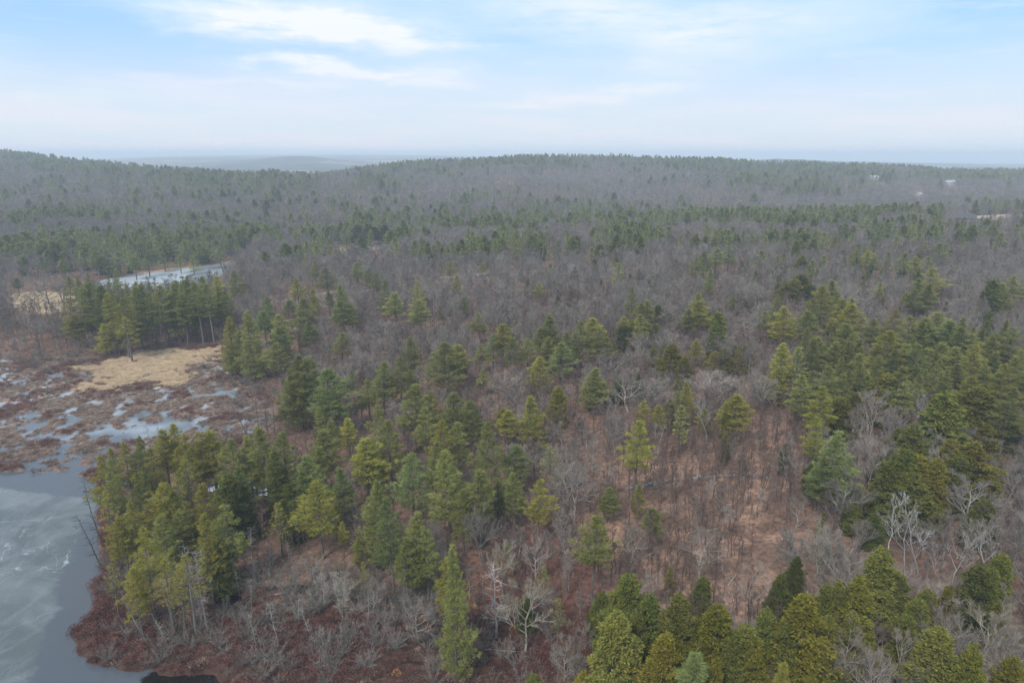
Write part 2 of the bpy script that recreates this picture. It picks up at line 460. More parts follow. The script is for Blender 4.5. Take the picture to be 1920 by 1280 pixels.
def make_grass(seed, H=.8, W=.5, n=70, w=.07, lean=.6):
    rng = np.random.default_rng(seed)
    P = rng.normal(size=(n, 3))*np.array([W*.45, W*.45, 0]); D = np.array([[0, 0, 1.]])+np.concatenate([rng.normal(size=(n, 2))*lean*.5+P[:, :2]*lean, np.zeros((n, 1))], 1)
    return blades(P, D, H*rng.uniform(.5, 1.1, n), w, rng)
#SPLIT_A
# ------------------------------------------------------------------ terrain
def hash2(ix, iy, seed):
    h = (ix.astype(np.int64)*374761393+iy.astype(np.int64)*668265263+seed*1274126177) & 0x7fffffff
    h = ((h ^ (h >> 13))*1274126177) & 0x7fffffff
    return ((h ^ (h >> 16)) & 0xffff)/65535.0
def vnoise(x, y, seed=0):
    x = np.asarray(x, float); y = np.asarray(y, float)
    ix = np.floor(x); iy = np.floor(y); fx = x-ix; fy = y-iy
    fx = fx*fx*(3-2*fx); fy = fy*fy*(3-2*fy)
    a = hash2(ix, iy, seed); b = hash2(ix+1, iy, seed); c = hash2(ix, iy+1, seed); d = hash2(ix+1, iy+1, seed)
    return a+(b-a)*fx+(c-a)*fy+(a-b-c+d)*fx*fy
def fbm(x, y, sc, oct_=4, seed=0, gain=.5):
    s = 0; a = 1; t = 0
    for o in range(oct_):
        s = s+a*vnoise(x/sc+o*17.3, y/sc-o*9.1, seed+o); t += a; a *= gain; sc /= 2.03
    return s/t

SP, CP = math.sin(PITCH), math.cos(PITCH)
def rays(px, row):
    px = np.asarray(px, float); row = np.asarray(row, float)
    x = (px-960)/1280.0; y = (640-row)/1280.0
    return x, CP+y*SP, -SP+y*CP
def flat(px, row, z=0.0):
    x, y, zz = rays(px, row); t = (z-CAM_Z)/zz
    return np.stack([x*t, y*t], -1)
def zslope(row):
    s = (640-row)/1280.0; return (CP*s-SP)/(CP+SP*s)

def sdf(poly, X, Y):
    """signed distance to a closed polygon, negative inside"""
    d = np.full(np.shape(X), 1e18); inside = np.zeros(np.shape(X), bool)
    n = len(poly)
    for i in range(n):
        ax, ay = poly[i]; bx, by = poly[(i+1) % n]
        ex, ey = bx-ax, by-ay; wx, wy = X-ax, Y-ay
        t = np.clip((wx*ex+wy*ey)/(ex*ex+ey*ey+1e-12), 0, 1)
        d = np.minimum(d, (wx-ex*t)**2+(wy-ey*t)**2)
        c = (ay > Y) != (by > Y)
        xs = ax+(Y-ay)*ex/(ey if abs(ey) > 1e-9 else 1e-9)
        inside ^= c & (X < xs)
    return np.where(inside, -1, 1)*np.sqrt(d)

POND = flat(*np.array([(-700, 884), (0, 884), (120, 884), (172, 890), (184, 930), (180, 960), (186, 1000), (192, 1040), (192, 1075), (176, 1095), (172, 1120), (176, 1142), (160, 1160), (136, 1185), (142, 1212),
                       (165, 1240), (215, 1253), (262, 1262), (330, 1262), (400, 1268), (430, 1300), (420, 1420), (-700, 1420)]).T)
MARSH = flat(*np.array([(-700, 690), (-100, 665), (0, 668), (110, 678), (160, 676), (250, 664), (330, 652), (410, 652), (425, 680), (480, 730), (520, 790), (470, 830), (330, 850), (230, 868), (184, 895), (150, 900), (0, 900), (-700, 900)]).T)
REED = flat(*np.array([(140, 690), (190, 686), (250, 668), (325, 658), (408, 657), (400, 685), (352, 695), (372, 712), (330, 728), (262, 716), (240, 730), (190, 740), (150, 728), (185, 705)]).T)
POND2 = flat(*np.array([(150, 542), (200, 522), (235, 517), (300, 509), (345, 503), (382, 498), (432, 492), (440, 495), (428, 506), (408, 520), (412, 535), (330, 552), (240, 556), (160, 556)]).T, z=1.0)
BANK2 = flat(*np.array([(200, 522), (235, 514), (290, 506), (345, 500), (382, 496), (440, 487), (450, 492), (432, 497), (385, 502), (330, 508), (240, 520)]).T, z=1.5)
FIELD_L = flat(*np.array([(18, 552), (70, 547), (130, 548), (160, 552), (150, 575), (90, 590), (45, 588), (25, 572)]).T, z=1.0)
FIELD_M = flat(*np.array([(610, 470), (640, 464), (690, 461), (722, 460), (715, 467), (690, 473), (650, 474), (615, 476)]).T, z=2.0)
CLEAR = flat(*np.array([(1090, 930), (1150, 860), (1260, 830), (1380, 800), (1480, 800), (1520, 860), (1500, 960), (1490, 1060), (1470, 1150), (1330, 1170), (1200, 1120), (1120, 1080), (1050, 1010)]).T, z=6.0)
GLADE = flat(*np.array([(520, 575), (560, 556), (600, 549), (700, 541), (800, 529), (900, 518), (985, 514), (985, 524), (900, 532), (800, 543), (700, 556), (620, 575), (560, 585)]).T, z=3.0)
OPENWOOD = flat(*np.array([(760, 1280), (780, 1180), (840, 1080), (960, 1020), (1060, 1000), (1110, 1060), (1130, 1160), (1080, 1290)]).T, z=2.0)
HEATH = flat(*np.array([(136, 1175), (175, 1130), (190, 1080), (220, 1130), (380, 1190), (520, 1160), (700, 1170), (850, 1180), (1010, 1210), (1010, 1420), (430, 1420), (425, 1290), (400, 1276), (250, 1268), (140, 1238)]).T)
POOLS = [(flat(px, row), rx, ry) for px, row, rx, ry in [(428, 1128, 2.0, 1.8), (395, 1160, 1.5, .9), (560, 1100, 2.5, .9), (640, 1165, 1.2, .6), (860, 1215, 3.4, .8), (780, 1245, 2, .6)]]
ICEPOOLS = [(flat(px, row), rx, ry) for px, row, rx, ry in [(412, 915, 2.4, 1.8), (458, 906, 2.6, 1.6), (500, 912, 3.2, 2.4), (505, 924, 2.4, 1.4), (222, 905, 2.6, 3.5), (300, 805, 7, 5)]]

TU = np.array([-1.25, -.72, -.45, -.30, -.10, .10, .30, .50, .75, 1.25])
TY = np.array([20, 100, 160, 250, 350, 450, 560, 640, 760.])
TZ = np.array([[.6, .6, .6, .6, .9, 1, 3, 8, 14], [.6, .6, .6, .6, .9, 1, 3, 8, 14], [.5, .6, .7, .9, 1.5, .8, 2.5, 5, 10],
               [.7, .7, 1.2, 1.8, 2.6, 2, 2, 4, 9], [1, 1.6, 2.6, 3.4, 4, 4, 3, 2.5, 6], [2, 3, 5, 6, 7, 7, 8, 6, 3],
               [3, 5, 7, 9, 10, 11, 13, 13, 5], [4, 7, 9, 12, 13, 14, 15.5, 15, 7], [6, 8, 10, 13, 15, 17.5, 20, 21, 12], [6, 8, 10, 13, 15, 18, 21, 22, 14]])
RP = np.array([-300, 0, 100, 200, 300, 430, 560, 640, 700, 800, 900, 1000, 1130, 1270, 1400, 1500, 1650, 1780, 1900, 2250.])
RR = np.array([262, 277, 289, 299, 310, 323, 321, 312, 307, 300, 295, 291, 288, 293, 300, 304, 309, 315, 318, 326.])
RD = np.array([1500, 1500, 1400, 1300, 1200, 1120, 1120, 1200, 1280, 1400, 1500, 1550, 1580, 1560, 1520, 1500, 1480, 1460, 1440, 1400.])
FP = np.array([-600, 150, 200, 300, 420, 500, 560, 700, 800, 900, 1000, 1200, 1380, 1450, 1520, 1600, 1700, 1800, 1920, 2400.])
FR = np.array([296, 300, 297, 293, 291, 290, 290, 290, 291, 293, 297, 302, 303, 299, 301, 303, 305, 307, 308, 310.])
FD = np.array([9000, 9000, 9000, 9000, 9000, 9000, 9000, 9000, 8500, 8000, 7000, 6000, 4200, 3600, 3800, 4500, 5200, 5600, 5800, 6000.])
def u2px(u): return 960+1280*u*1.03
def bil(u, Y):
    iu = np.clip(np.searchsorted(TU, u)-1, 0, len(TU)-2); iy = np.clip(np.searchsorted(TY, Y)-1, 0, len(TY)-2)
    fu = np.clip((u-TU[iu])/(TU[iu+1]-TU[iu]), 0, 1); fy = np.clip((Y-TY[iy])/(TY[iy+1]-TY[iy]), 0, 1)
    fu = fu*fu*(3-2*fu)*.5+fu*.5; fy = fy*fy*(3-2*fy)*.5+fy*.5
    return TZ[iu, iy]*(1-fu)*(1-fy)+TZ[iu+1, iy]*fu*(1-fy)+TZ[iu, iy+1]*(1-fu)*fy+TZ[iu+1, iy+1]*fu*fy
def smooth(a, b, x):
    t = np.clip((x-a)/(b-a), 0, 1); return t*t*(3-2*t)
TREE_TOP = 16.5
def part_(mask, fn, X, Y, default):
    out = np.full(np.shape(X), float(default))
    if np.ndim(X) == 0: return fn(X, Y) if mask else out
    if mask.any(): out[mask] = fn(X[mask], Y[mask])
    return out
def height(X, Y, detail=True):
    X = np.asarray(X, float); Y = np.asarray(Y, float)
    Ys = np.maximum(Y, 20.); u = X/Ys
    z = bil(u, np.minimum(Ys, 760.))
    pxu = u2px(u)
    rd = np.interp(pxu, RP, RD); rr = np.interp(pxu, RP, RR)
    rz = CAM_Z+rd*zslope(rr)-TREE_TOP
    z = np.where(Ys > 760, z+(rz-z)*np.clip((Ys-760)/(rd-760), 0, 1)**1.15, z)
    back = smooth(0, 900, Ys-rd)
    z = z*(1-back)+8*back
    fd = np.interp(pxu, FP, FD); fr = np.interp(pxu, FP, FR); fz = CAM_Z+fd*zslope(fr)
    z = np.where(Ys > rd+900, z+(fz-z)*smooth(0, 1, (Ys-rd-900)/(fd-rd-900)), z)
    beyond = smooth(0, 1500, Ys-fd); z = z*(1-beyond)-40*beyond
    # a middle ridge in the gap
    z = z+np.where(Ys > 2500, 1, 0)*40*np.exp(-((pxu-560)/95)**2-((Ys-4300)/700)**2)
    z = z+np.where(Ys > 2500, 1, 0)*22*np.exp(-((pxu-330)/120)**2-((Ys-5200)/700)**2)
    amp = smooth(60, 700, Ys)
    mid = smooth(760, 900, Ys)
    z = z+(fbm(X, Y, 160, 3, 5)-.5)*(3.0*amp+26*mid*(Ys < 4000))*np.clip(np.abs(Ys-rd)/200, .25, 1)
    if detail:
        z = z+(fbm(X, Y, 9, 3, 11)-.5)*.9*(Ys < 400)
    # wet places (all at the level of the pond)
    near = Ys < 330
    wn = near & (X < 12)
    dp = part_(wn, lambda x, y: sdf(POND, x, y)+(fbm(x, y, 2.9, 4, 21)-.5)*3.4, X, Y, 99.)
    wm = wn & (X < -20) & (Y > 145)
    dm = part_(wm, lambda x, y: sdf(MARSH, x, y), X, Y, 99.)
    dr = part_(wm, lambda x, y: sdf(REED, x, y), X, Y, 99.)
    n1 = part_(wm, lambda x, y: fbm(x*.8, y*.7, 2.7, 4, 31, .62)-.5, X, Y, 0.); n2 = part_(wm, lambda x, y: fbm(x, y, 34, 2, 41)-.5, X, Y, 0.)
    # how drowned the marsh is, from the pond side to the reeds
    wet = smooth(255, 178, Y)*smooth(-66, -104, X+(Y-190)*.25)
    wet = wet*(1-.5*smooth(184, 166, Y))
    mz = .40-.30*wet+n1*2.3+n2*.8-.12*smooth(162, 155, Y)
    mz = np.where(dr < 1, np.maximum(mz, .35), mz)
    mz = np.clip(mz, -.5, .55)
    ms = smooth(3, -3, dm)
    z = z*(1-ms)+mz*ms
    shore = np.clip(dp*.45, -1.2, 30)
    z = np.where(near & (dp < 1.6), np.minimum(z, np.where(ms > .5, np.minimum(z, shore+.25), shore)), z)
    for (c, rx, ry) in POOLS+ICEPOOLS:
        q = ((X-c[0])/rx)**2+((Y-c[1])/ry)**2
        if np.min(q) < 4: z = np.where(q < 4, z*smooth(.5, 3.0, q+part_(q < 4, lambda x, y: fbm(x, y, 2, 2, 51)-.5, X, Y, 0.))-.25*smooth(2, .6, q), z)
    far2 = (Ys > 380) & (Ys < 560)
    d2 = part_(far2 & (X < 0), lambda x, y: sdf(POND2, x, y), X, Y, 99.)
    z = np.where(d2 < 25, z*smooth(0, 25, d2)+1.0*(1-smooth(0, 25, d2))-.6*smooth(3, -2, d2), z)
    return z

def hit(px, row, h=0.0, ymax=2600.):
    """where the sight line of a photograph pixel comes within h of the ground"""
    x, y, zz = rays(px, row)
    x, y, zz, h = np.broadcast_arrays(np.atleast_1d(x), np.atleast_1d(y), np.atleast_1d(zz), np.asarray(h, float))
    n = len(x); done = np.zeros(n, bool); out = np.zeros((n, 2))
    t = np.full(n, 45.0)
    while not done.all() and t.min() < ymax:
        X, Y, Z = x*t, y*t, CAM_Z+zz*t
        hitm = (Z <= height(X, Y, False)+h) & ~done
        if hitm.any():
            i = np.where(hitm)[0]; hi = t[i]; lo = (hi-.3)/1.015
            for _ in range(7):
                md = (lo+hi)/2; b_ = CAM_Z+zz[i]*md <= height(x[i]*md, y[i]*md, False)+h[i]; hi = np.where(b_, md, hi); lo = np.where(b_, lo, md)
            out[i] = np.stack([x[i]*hi, y[i]*hi], 1); done |= hitm
        t = np.where(done, t, t*1.015+.3)
        if t[~done].size and t[~done].min() > ymax: break
    return out, done

def project(X, Y, Z):
    zc = Y*CP-(Z-CAM_Z)*SP; yc = Y*SP+(Z-CAM_Z)*CP
    return 960+1280*X/zc, 640-1280*yc/zc

def zone_colour(X, Y, Z):
    """what grows on the ground: base colours (linear) by place"""
    n = len(X); c = np.empty((n, 3))
    litter = np.array([.145, .088, .066]); litter2 = np.array([.20, .125, .09])
    f = fbm(X, Y, 12, 4, 61)[:, None]; f = np.clip((f-.3)*2.5, 0, 1)
    c[:] = litter*(1-f)+litter2*f
    near = Y < 400
    w = smooth(6, -4, np.where(near, sdf(CLEAR, X, Y), 99))[:, None]
    f2 = np.clip((fbm(X, Y, 3.5, 4, 67)[:, None]-.3)*2.4, 0, 1); c = c*(1-w)+(np.array([.15, .095, .068])*(1-f2)+np.array([.33, .20, .14])*f2)*(.75+.4*f)*w
    w = smooth(5, -3, np.where(near, sdf(OPENWOOD, X, Y), 99))[:, None]
    c = c*(1-w)+np.array([.15, .072, .052])*(.8+.4*f)*w
    w = smooth(4, -1, np.where(near, sdf(HEATH, X, Y), 99))[:, None]
    c = c*(1-w)+np.array([.075, .045, .035])*w
    d = np.where(near, sdf(MARSH, X, Y), 99); w = smooth(3, -2, d)[:, None]
    peat = np.array([.15, .105, .088])*(1-f)+np.array([.26, .19, .155])*f
    c = c*(1-w)+peat*w
    w = smooth(1.5, -1.5, np.where(near, sdf(REED, X, Y), 99)+(fbm(X, Y, 5, 4, 421)-.5)*13)[:, None]
    c = c*(1-w)+np.array([.55, .42, .27])*w
    mid = (Y > 250) & (Y < 800)
    for poly, col in ((BANK2, (.34, .25, .17)), (FIELD_L, (.40, .30, .19)), (FIELD_M, (.33, .24, .17)), (GLADE, (.20, .155, .115))):
        w = smooth(2, -2, np.where(mid, sdf(poly, X, Y), 99))[:, None]
        c = c*(1-w)+np.array(col)*(.85+.3*f)*w
    # track through the glade
    tr = TRACK
    if mid.any():
        dmin = np.full(n, 99.); 
        for i in range(len(tr)-1):
            (ax, ay), (bx, by) = tr[i], tr[i+1]; ex, ey = bx-ax, by-ay
            t = np.clip(((X-ax)*ex+(Y-ay)*ey)/(ex*ex+ey*ey), 0, 1)
            dmin = np.minimum(dmin, np.hypot(X-ax-ex*t, Y-ay-ey*t))
        w = smooth(2.6, 1.4, dmin)[:, None]
        c = c*(1-w)+np.array([.28, .25, .22])*w
    # pasture on the plateau at the right
    px, row = project(X, Y, Z)
    w = (smooth(1775, 1790, px)*smooth(600, 625, Y)*smooth(700, 680, Y))[:, None]
    c = c*(1-w)+np.array([.40, .31, .25])*w
    w = (np.exp(-((px-950)/30)**2-((Y-1180)/45)**2) > .4)[:, None]*(Y > 900)[:, None]
    c = np.where(w, np.array([.20, .13, .10]), c)
    # country behind the wooded ridge
    far = (Y > 2000)[:, None]
    g = fbm(X, Y, 420, 4, 81)[:, None]
    fc = np.where(g > .60, np.array([.20, .17, .12]), np.where(g > .45, np.array([.085, .075, .062]), np.array([.045, .06, .045])))
    c = np.where(far, fc, c)
    return c
TRACK = flat(*np.array([(505, 566), (545, 559), (600, 551), (680, 541), (760, 531), (820, 525), (900, 520), (960, 518)]).T, z=3.0)

def build_ground():
    ys = [18.]
    while ys[-1] < 10300:
        y = ys[-1]
        st = 2.0 if y < 60 else (.8 if y < 130 else (.85 if y < 290 else max(2.0, y*.010)))
        ys.append(y+st)
    ys = np.array(ys); n = 620
    us = np.linspace(-1.15, 1.15, n)
    # finer columns where the marsh lies
    Y, U = np.meshgrid(ys, us, indexing='ij'); X = U*np.maximum(Y, 60)
    Z = height(X.ravel(), Y.ravel())
    V = np.stack([X.ravel(), Y.ravel(), Z], 1)
    r, c = len(ys), n
    i = (np.arange(r-1)[:, None]*c+np.arange(c-1)[None]).ravel()
    F = np.stack([i, i+1, i+c+1, i+c], 1)
    m, g, o = mat_new('ground_cover')
    at = g.new('ShaderNodeVertexColor'); at.layer_name = 'cover'
    P = g.new('ShaderNodeNewGeometry').outputs['Position']
    n1 = g.noise(P, .9, 5, .7); n2 = g.noise(P, 5.0, 4, .7)
    k = g.m('MULTIPLY', g.m('MULTIPLY_ADD', g.ramp(n1, .3, .7), .8, .58), g.m('MULTIPLY_ADD', n2, 1.2, .4))
    hsv = g.new('ShaderNodeHueSaturation'); g.l.new(at.outputs[0], hsv.inputs['Color']); g.l.new(k, hsv.inputs['Value'])
    b = g.new('ShaderNodeBsdfDiffuse'); g.l.new(hsv.outputs[0], b.inputs[0])
    bp = g.new('ShaderNodeBump'); bp.inputs['Strength'].default_value = .6; bp.inputs['Distance'].default_value = .3
    g.l.new(n2, bp.inputs['Height']); g.l.new(bp.outputs[0], b.inputs['Normal'])
    g.l.new(b.outputs[0], o.inputs[0])
    me = mesh_np('ground', V, F, m, smooth=True)
    cc = np.ones((len(V), 4), np.float32); cc[:, :3] = zone_colour(V[:, 0], V[:, 1], V[:, 2])
    a = me.color_attributes.new('cover', 'FLOAT_COLOR', 'POINT'); a.data.foreach_set('color', cc.ravel())
    ob = bpy.data.objects.new('ground', me); COL.objects.link(ob); ob['kind'] = 'structure'
    return ob
build_ground()

# ------------------------------------------------------------------ water and ice
ICE = flat(*np.array([(-700, 905), (0, 914), (60, 922), (120, 931), (170, 930), (186, 945), (172, 975), (155, 985), (142, 1020), (138, 1050), (112, 1075), (104, 1115), (112, 1140), (84, 1180), (76, 1220), (66, 1250), (60, 1300), (40, 1420), (-700, 1420)]).T)
def sheet(name, x0, x1, y0, y1, st, z, mat, fn):
    xs = np.arange(x0, x1+st, st); ys = np.arange(y0, y1+st, st)
    Y, X = np.meshgrid(ys, xs, indexing='ij'); V = np.stack([X.ravel(), Y.ravel(), np.full(X.size, z)], 1)
    c = len(xs); i = (np.arange(len(ys)-1)[:, None]*c+np.arange(c-1)[None]).ravel()
    me = mesh_np(name, V, np.stack([i, i+1, i+c+1, i+c], 1), mat, smooth=True)
    cc = np.ones((len(V), 4), np.float32); cc[:, :3] = fn(V[:, 0], V[:, 1])
    a = me.color_attributes.new('state', 'FLOAT_COLOR', 'POINT'); a.data.foreach_set('color', cc.ravel())
    ob = bpy.data.objects.new(name, me); COL.objects.link(ob); ob['kind'] = 'structure'
    return ob
def ice_mat(name, sc=1.0):
    """red: distance into the frosted ice (0.5 = its rim); green: open black water; blue: bright snow-ice"""
    m, g, o = mat_new(name)
    at = g.new('ShaderNodeVertexColor'); at.layer_name = 'state'
    sp = g.new('ShaderNodeSeparateColor'); g.l.new(at.outputs[0], sp.inputs[0])
    P = g.new('ShaderNodeNewGeometry').outputs['Position']
    rim = g.m('MULTIPLY_ADD', g.m('SUBTRACT', g.noise(P, .35*sc, 5, .6), .5), .28, sp.outputs[0])
    frost = g.ramp(rim, .46, .56)
    big = g.ramp(g.noise(P, .045*sc, 5, .62, .8), .40, .62)
    wisp = g.ramp(g.noise(g.scalevec(P, (1, .55, 1)), .22*sc, 6, .66, .9), .46, .66)
    fine = g.noise(P, 2.6*sc, 4, .75)
    # refrozen plates: thin pale seams, fading in and out
    def seams(scale, w, warp):
        v = g.new('ShaderNodeTexVoronoi', feature='DISTANCE_TO_EDGE'); v.inputs['Scale'].default_value = scale
        mv = g.new('ShaderNodeVectorMath', operation='MULTIPLY_ADD'); g.l.new(g.noise(P, .12*sc, 3, .6, 0, 1), mv.inputs[0]); mv.inputs[1].default_value = (warp,)*3; g.l.new(P, mv.inputs[2])
        g.l.new(mv.outputs[0], v.inputs['Vector'])
        return g.m('SUBTRACT', 1.0, g.ramp(v.outputs['Distance'], 0, w))
    gate = g.ramp(g.noise(P, .09*sc, 3), .46, .60)
    cr = g.m('MULTIPLY', seams(.05*sc, .007, 9.0), gate); cr2 = g.m('MULTIPLY', seams(.16*sc, .011, 4.0), g.m('MULTIPLY', gate, .5))
    smooth_c = (.076, .088, .103)
    fr = g.mix(big, (.085, .102, .104), (.150, .168, .172))
    fr = g.mix(g.m('MULTIPLY', wisp, .24), fr, (.25, .285, .305))
    fr = g.mix(g.m('MULTIPLY', g.ramp(fine, .5, .8), .22), fr, (.36, .40, .43))
    fr = g.mix(g.m('MULTIPLY', g.m('MAXIMUM', cr, cr2), .6), fr, (.42, .46, .49))
    edge = g.m('SUBTRACT', 1.0, g.ramp(g.m('ABSOLUTE', g.m('SUBTRACT', rim, .53)), .0, .05))
    fr = g.mix(g.m('MULTIPLY', edge, g.m('MULTIPLY', g.ramp(fine, .42, .6), .35)), fr, (.08, .10, .12))
    c = g.mix(frost, smooth_c, fr)
    c = g.mix(g.ramp(g.m('MULTIPLY_ADD', g.m('SUBTRACT', g.noise(P, .5*sc, 4, .7), .5), .9, sp.outputs[1]), .40, .60), c, (.008, .008, .007))
    c = g.mix(sp.outputs[2], c, (.52, .56, .60))
    b = g.new('ShaderNodeBsdfPrincipled'); g.l.new(c, b.inputs['Base Color'])
    g.l.new(g.m('MULTIPLY_ADD', frost, .32, .10), b.inputs['Roughness']); b.inputs['IOR'].default_value = 1.31
    bp = g.new('ShaderNodeBump'); bp.inputs['Strength'].default_value = .12; bp.inputs['Distance'].default_value = .05
    g.l.new(g.m('MULTIPLY', fine, frost), bp.inputs['Height']); g.l.new(bp.outputs[0], b.inputs['Normal'])
    g.l.new(b.outputs[0], o.inputs[0])
    return m
def pond_state(X, Y):
    d = -sdf(ICE, X, Y)
    r = np.clip(.5+d/14., 0, 1)
    op = np.zeros(len(X))
    for c, rx, ry in POOLS:
        op = np.maximum(op, smooth(2.6, 1.4, ((X-c[0])/rx)**2*.5+((Y-c[1])/ry)**2*.5))
    a, b = flat(250, 1262); op = np.maximum(op, smooth(0, 4, X-a)*smooth(2.5, -1, Y-b))
    sn = np.zeros(len(X))
    for c, rx, ry in ICEPOOLS[:4]:
        sn = np.maximum(sn, (((X-c[0])/rx)**2+((Y-c[1])/ry)**2 < 5)*1.)
    # marsh channels have their own frost, paler away from the pond
    mk = np.where(Y > 165, .30+.35*smooth(170, 230, Y), 0)*smooth(165, 176, Y)*np.clip(fbm(X, Y, 6, 3, 95)*2.4-.5, .2, 1.3)
    return np.stack([np.where(Y > 172, .2, r), op, np.maximum(sn, mk)], 1)
sheet('pond_ice', -260, 8, 60, 285, 1.0, 0.0, ice_mat('pond_ice'), pond_state)
def pond2_state(X, Y):
    d = -sdf(POND2, X, Y); n = fbm(X, Y, 14, 3, 91)
    pxx, _ = project(X, Y, 1.0)
    op = smooth(6, 3, d)*(pxx < 330)+smooth(.62, .7, n)*(pxx > 360)*.9
    return np.stack([np.ones(len(X))*.9, np.clip(op, 0, 1), np.clip(.55-.35*(pxx > 360), 0, 1)*np.ones(len(X))], 1)
sheet('far_pond_ice', POND2[:, 0].min()-6, POND2[:, 0].max()+6, POND2[:, 1].min()-6, POND2[:, 1].max()+6, 3.0, .72, ice_mat('far_pond_ice', .5), pond2_state)

# ------------------------------------------------------------------ haze
def build_haze():
    m, g, o = mat_new('haze')
    v = g.new('ShaderNodeVolumePrincipled'); v.inputs['Color'].default_value = (.78, .89, 1.0, 1); v.inputs['Density'].default_value = 2.7e-4
    v.inputs['Anisotropy'].default_value = .0
    g.l.new(v.outputs[0], o.inputs['Volume'])
    x, y0, y1, z0, z1 = 13000, -3000, 10800, -46, 112
    V = np.array([(sx, sy, sz) for sz in (z0, z1) for sy in (y0, y1) for sx in (-x, x)], float)
    F = np.array([(0, 2, 3, 1), (4, 5, 7, 6), (0, 1, 5, 4), (2, 6, 7, 3), (0, 4, 6, 2), (1, 3, 7, 5)])
    ob = bpy.data.objects.new('haze', mesh_np('haze', V, F, m)); COL.objects.link(ob); ob['kind'] = 'stuff'
    ob['label'] = 'thin pale winter haze over the forest valley'
build_haze()
#SPLIT_B
# ------------------------------------------------------------------ tree library
rngG = np.random.default_rng(7)
def lib(kind, dicts, mats):
    """per variant: (trunk mesh, crown mesh, joined mesh)"""
    out = []; leafy = mats[1] in (M['pine'], M['hemlock']); rt = np.random.default_rng(3)
    def tone(me, nw, nc):
        per = 20 if mats[1] == M['hemlock'] and nc % 4 == 0 else 18
        t = np.ones(nw+nc, np.float32); g_ = rt.uniform(.74, 1.26, nc//per+1); t[nw:] = np.repeat(g_, per)[:nc]
        at = me.attributes.new('tone', 'FLOAT', 'POINT'); at.data.foreach_set('value', t)
    for i, d in enumerate(dicts):
        wood = join(d['trunk'], d['branches']) if 'branches' in d else d['trunk']
        nc = len(d['crown'][1]); nl = d.get('nlimb', 0) if len(mats) > 2 else 0
        ci = np.ones(nc, int); ci[:nl] = 0; cm = [mats[2] if len(mats) > 2 else mats[1], mats[1]]
        t = mesh_np(kind+'_trunk', wood[0], wood[1], mats[0]); c = mesh_np(kind+'_crown', d['crown'][0], d['crown'][1], cm, mi=ci)
        V, F = join(wood, d['crown'])
        j = mesh_np(kind, V, F, list(mats), mi=np.concatenate([np.zeros(len(wood[1]), int), np.where(ci == 0, 2, 1) if nl else ci]))
        if leafy: tone(c, 0, len(d['crown'][0])); tone(j, len(wood[0]), len(d['crown'][0]))
        zt = max(wood[0][:, 2].max(), d['crown'][0][:, 2].max())
        w = np.percentile(np.abs(d['crown'][0][:, :2]), 97)
        out.append(dict(trunk=t, crown=c, whole=j, h=zt, w=w, tris=len(F)))
    return out
PM = (M['conifer_bark'], M['pine']); HM = (M['conifer_bark'], M['hemlock'])
L = {}
L['pine'] = lib('pine', [make_pine(11, cb=.36), make_pine(12, cb=.45, Rm=3.5), make_pine(13, cb=.28, Rm=4.2), make_pine(14, cb=.40, Rm=3.8, rag=.6), make_pine(15, cb=.20, Rm=4.0), make_pine(16, cb=.33, Rm=4.5, rag=.8), make_pine(17, cb=.5, Rm=3.3, rag=.9)], PM)
L['pine_full'] = lib('pine', [make_pine(21, cb=.10, Rm=4.6), make_pine(22, cb=.14, Rm=4.2)], PM)
L['pine_sparse'] = lib('pine', [make_pine(31, cb=.42, Rm=3.4, dens=.62, rag=1.3), make_pine(32, cb=.3, Rm=3.2, dens=.6, rag=1.5), make_pine(33, cb=.5, Rm=3.2, dens=.62, rag=1.2)], PM)
L['pine_far'] = lib('pine', [make_pine(41+i, cb=c, Rm=3.9, dens=.42, blade=(.95, .30), whorl=1.15) for i, c in enumerate((.3, .4, .2, .35))], PM)
L['hemlock'] = lib('hemlock', [make_hemlock(51), make_hemlock(52, Rm=4.3), make_hemlock(53, Rm=3.5), make_hemlock(54, Rm=3.9, cb=.12), make_hemlock(55, Rm=4.1)], HM)
L['hemlock_far'] = lib('hemlock', [make_hemlock(61+i, Rm=3.6, dens=.35, blade=(.8, .34)) for i in range(3)], HM)
BM = (M['bark'], M['twig'], M['limb'])
SB = dict(sub=(5, 5, 6), thick=1.1, tww=.030)
L['bare'] = lib('bare_tree', [make_bare(71, H=14, nl=11, **SB), make_bare(72, H=14, nl=10, ang=(.6, 1.1), **SB), make_bare(73, H=14, nl=12, stems=2, Lf=.34, **SB), make_bare(74, H=14, nl=10, limb0=.25, Lf=.42, **SB),
                              make_bare(75, H=14, nl=9, stems=3, Lf=.30, **SB), make_bare(76, H=14, nl=12, ang=(.45, .8), Lf=.36, **SB)], BM)
L['spread'] = lib('bare_tree', [make_bare(81, H=13, nl=11, limb0=.22, Lf=.50, ang=(.3, .8), r=.27, thick=1.25, tww=.032, sub=(6, 5, 6), upb=.12), make_bare(82, H=13, nl=10, limb0=.2, Lf=.48, ang=(.35, .9), r=.26, thick=1.25, tww=.032, sub=(6, 5, 6), stems=2, upb=.16),
                                make_bare(83, H=13, nl=12, limb0=.25, Lf=.46, ang=(.3, .75), r=.25, thick=1.35, tww=.032, sub=(6, 5, 6), upb=.2)], BM)
L['pole'] = lib('bare_tree', [make_bare(91+i, H=12.5, nl=9, limb0=.42, Lf=.24, ang=(.7, 1.15), sub=(5, 4, 6), r=.11, twl=.7, tww=.034) for i in range(5)], BM)
L['far_bare'] = lib('bare_tree', [make_bare(101+i, H=13, nl=9, limb0=.3, Lf=.36, ang=(.55, 1.0), sub=(5, 5), r=.18, twl=1.5, tww=.11) for i in range(4)], BM)
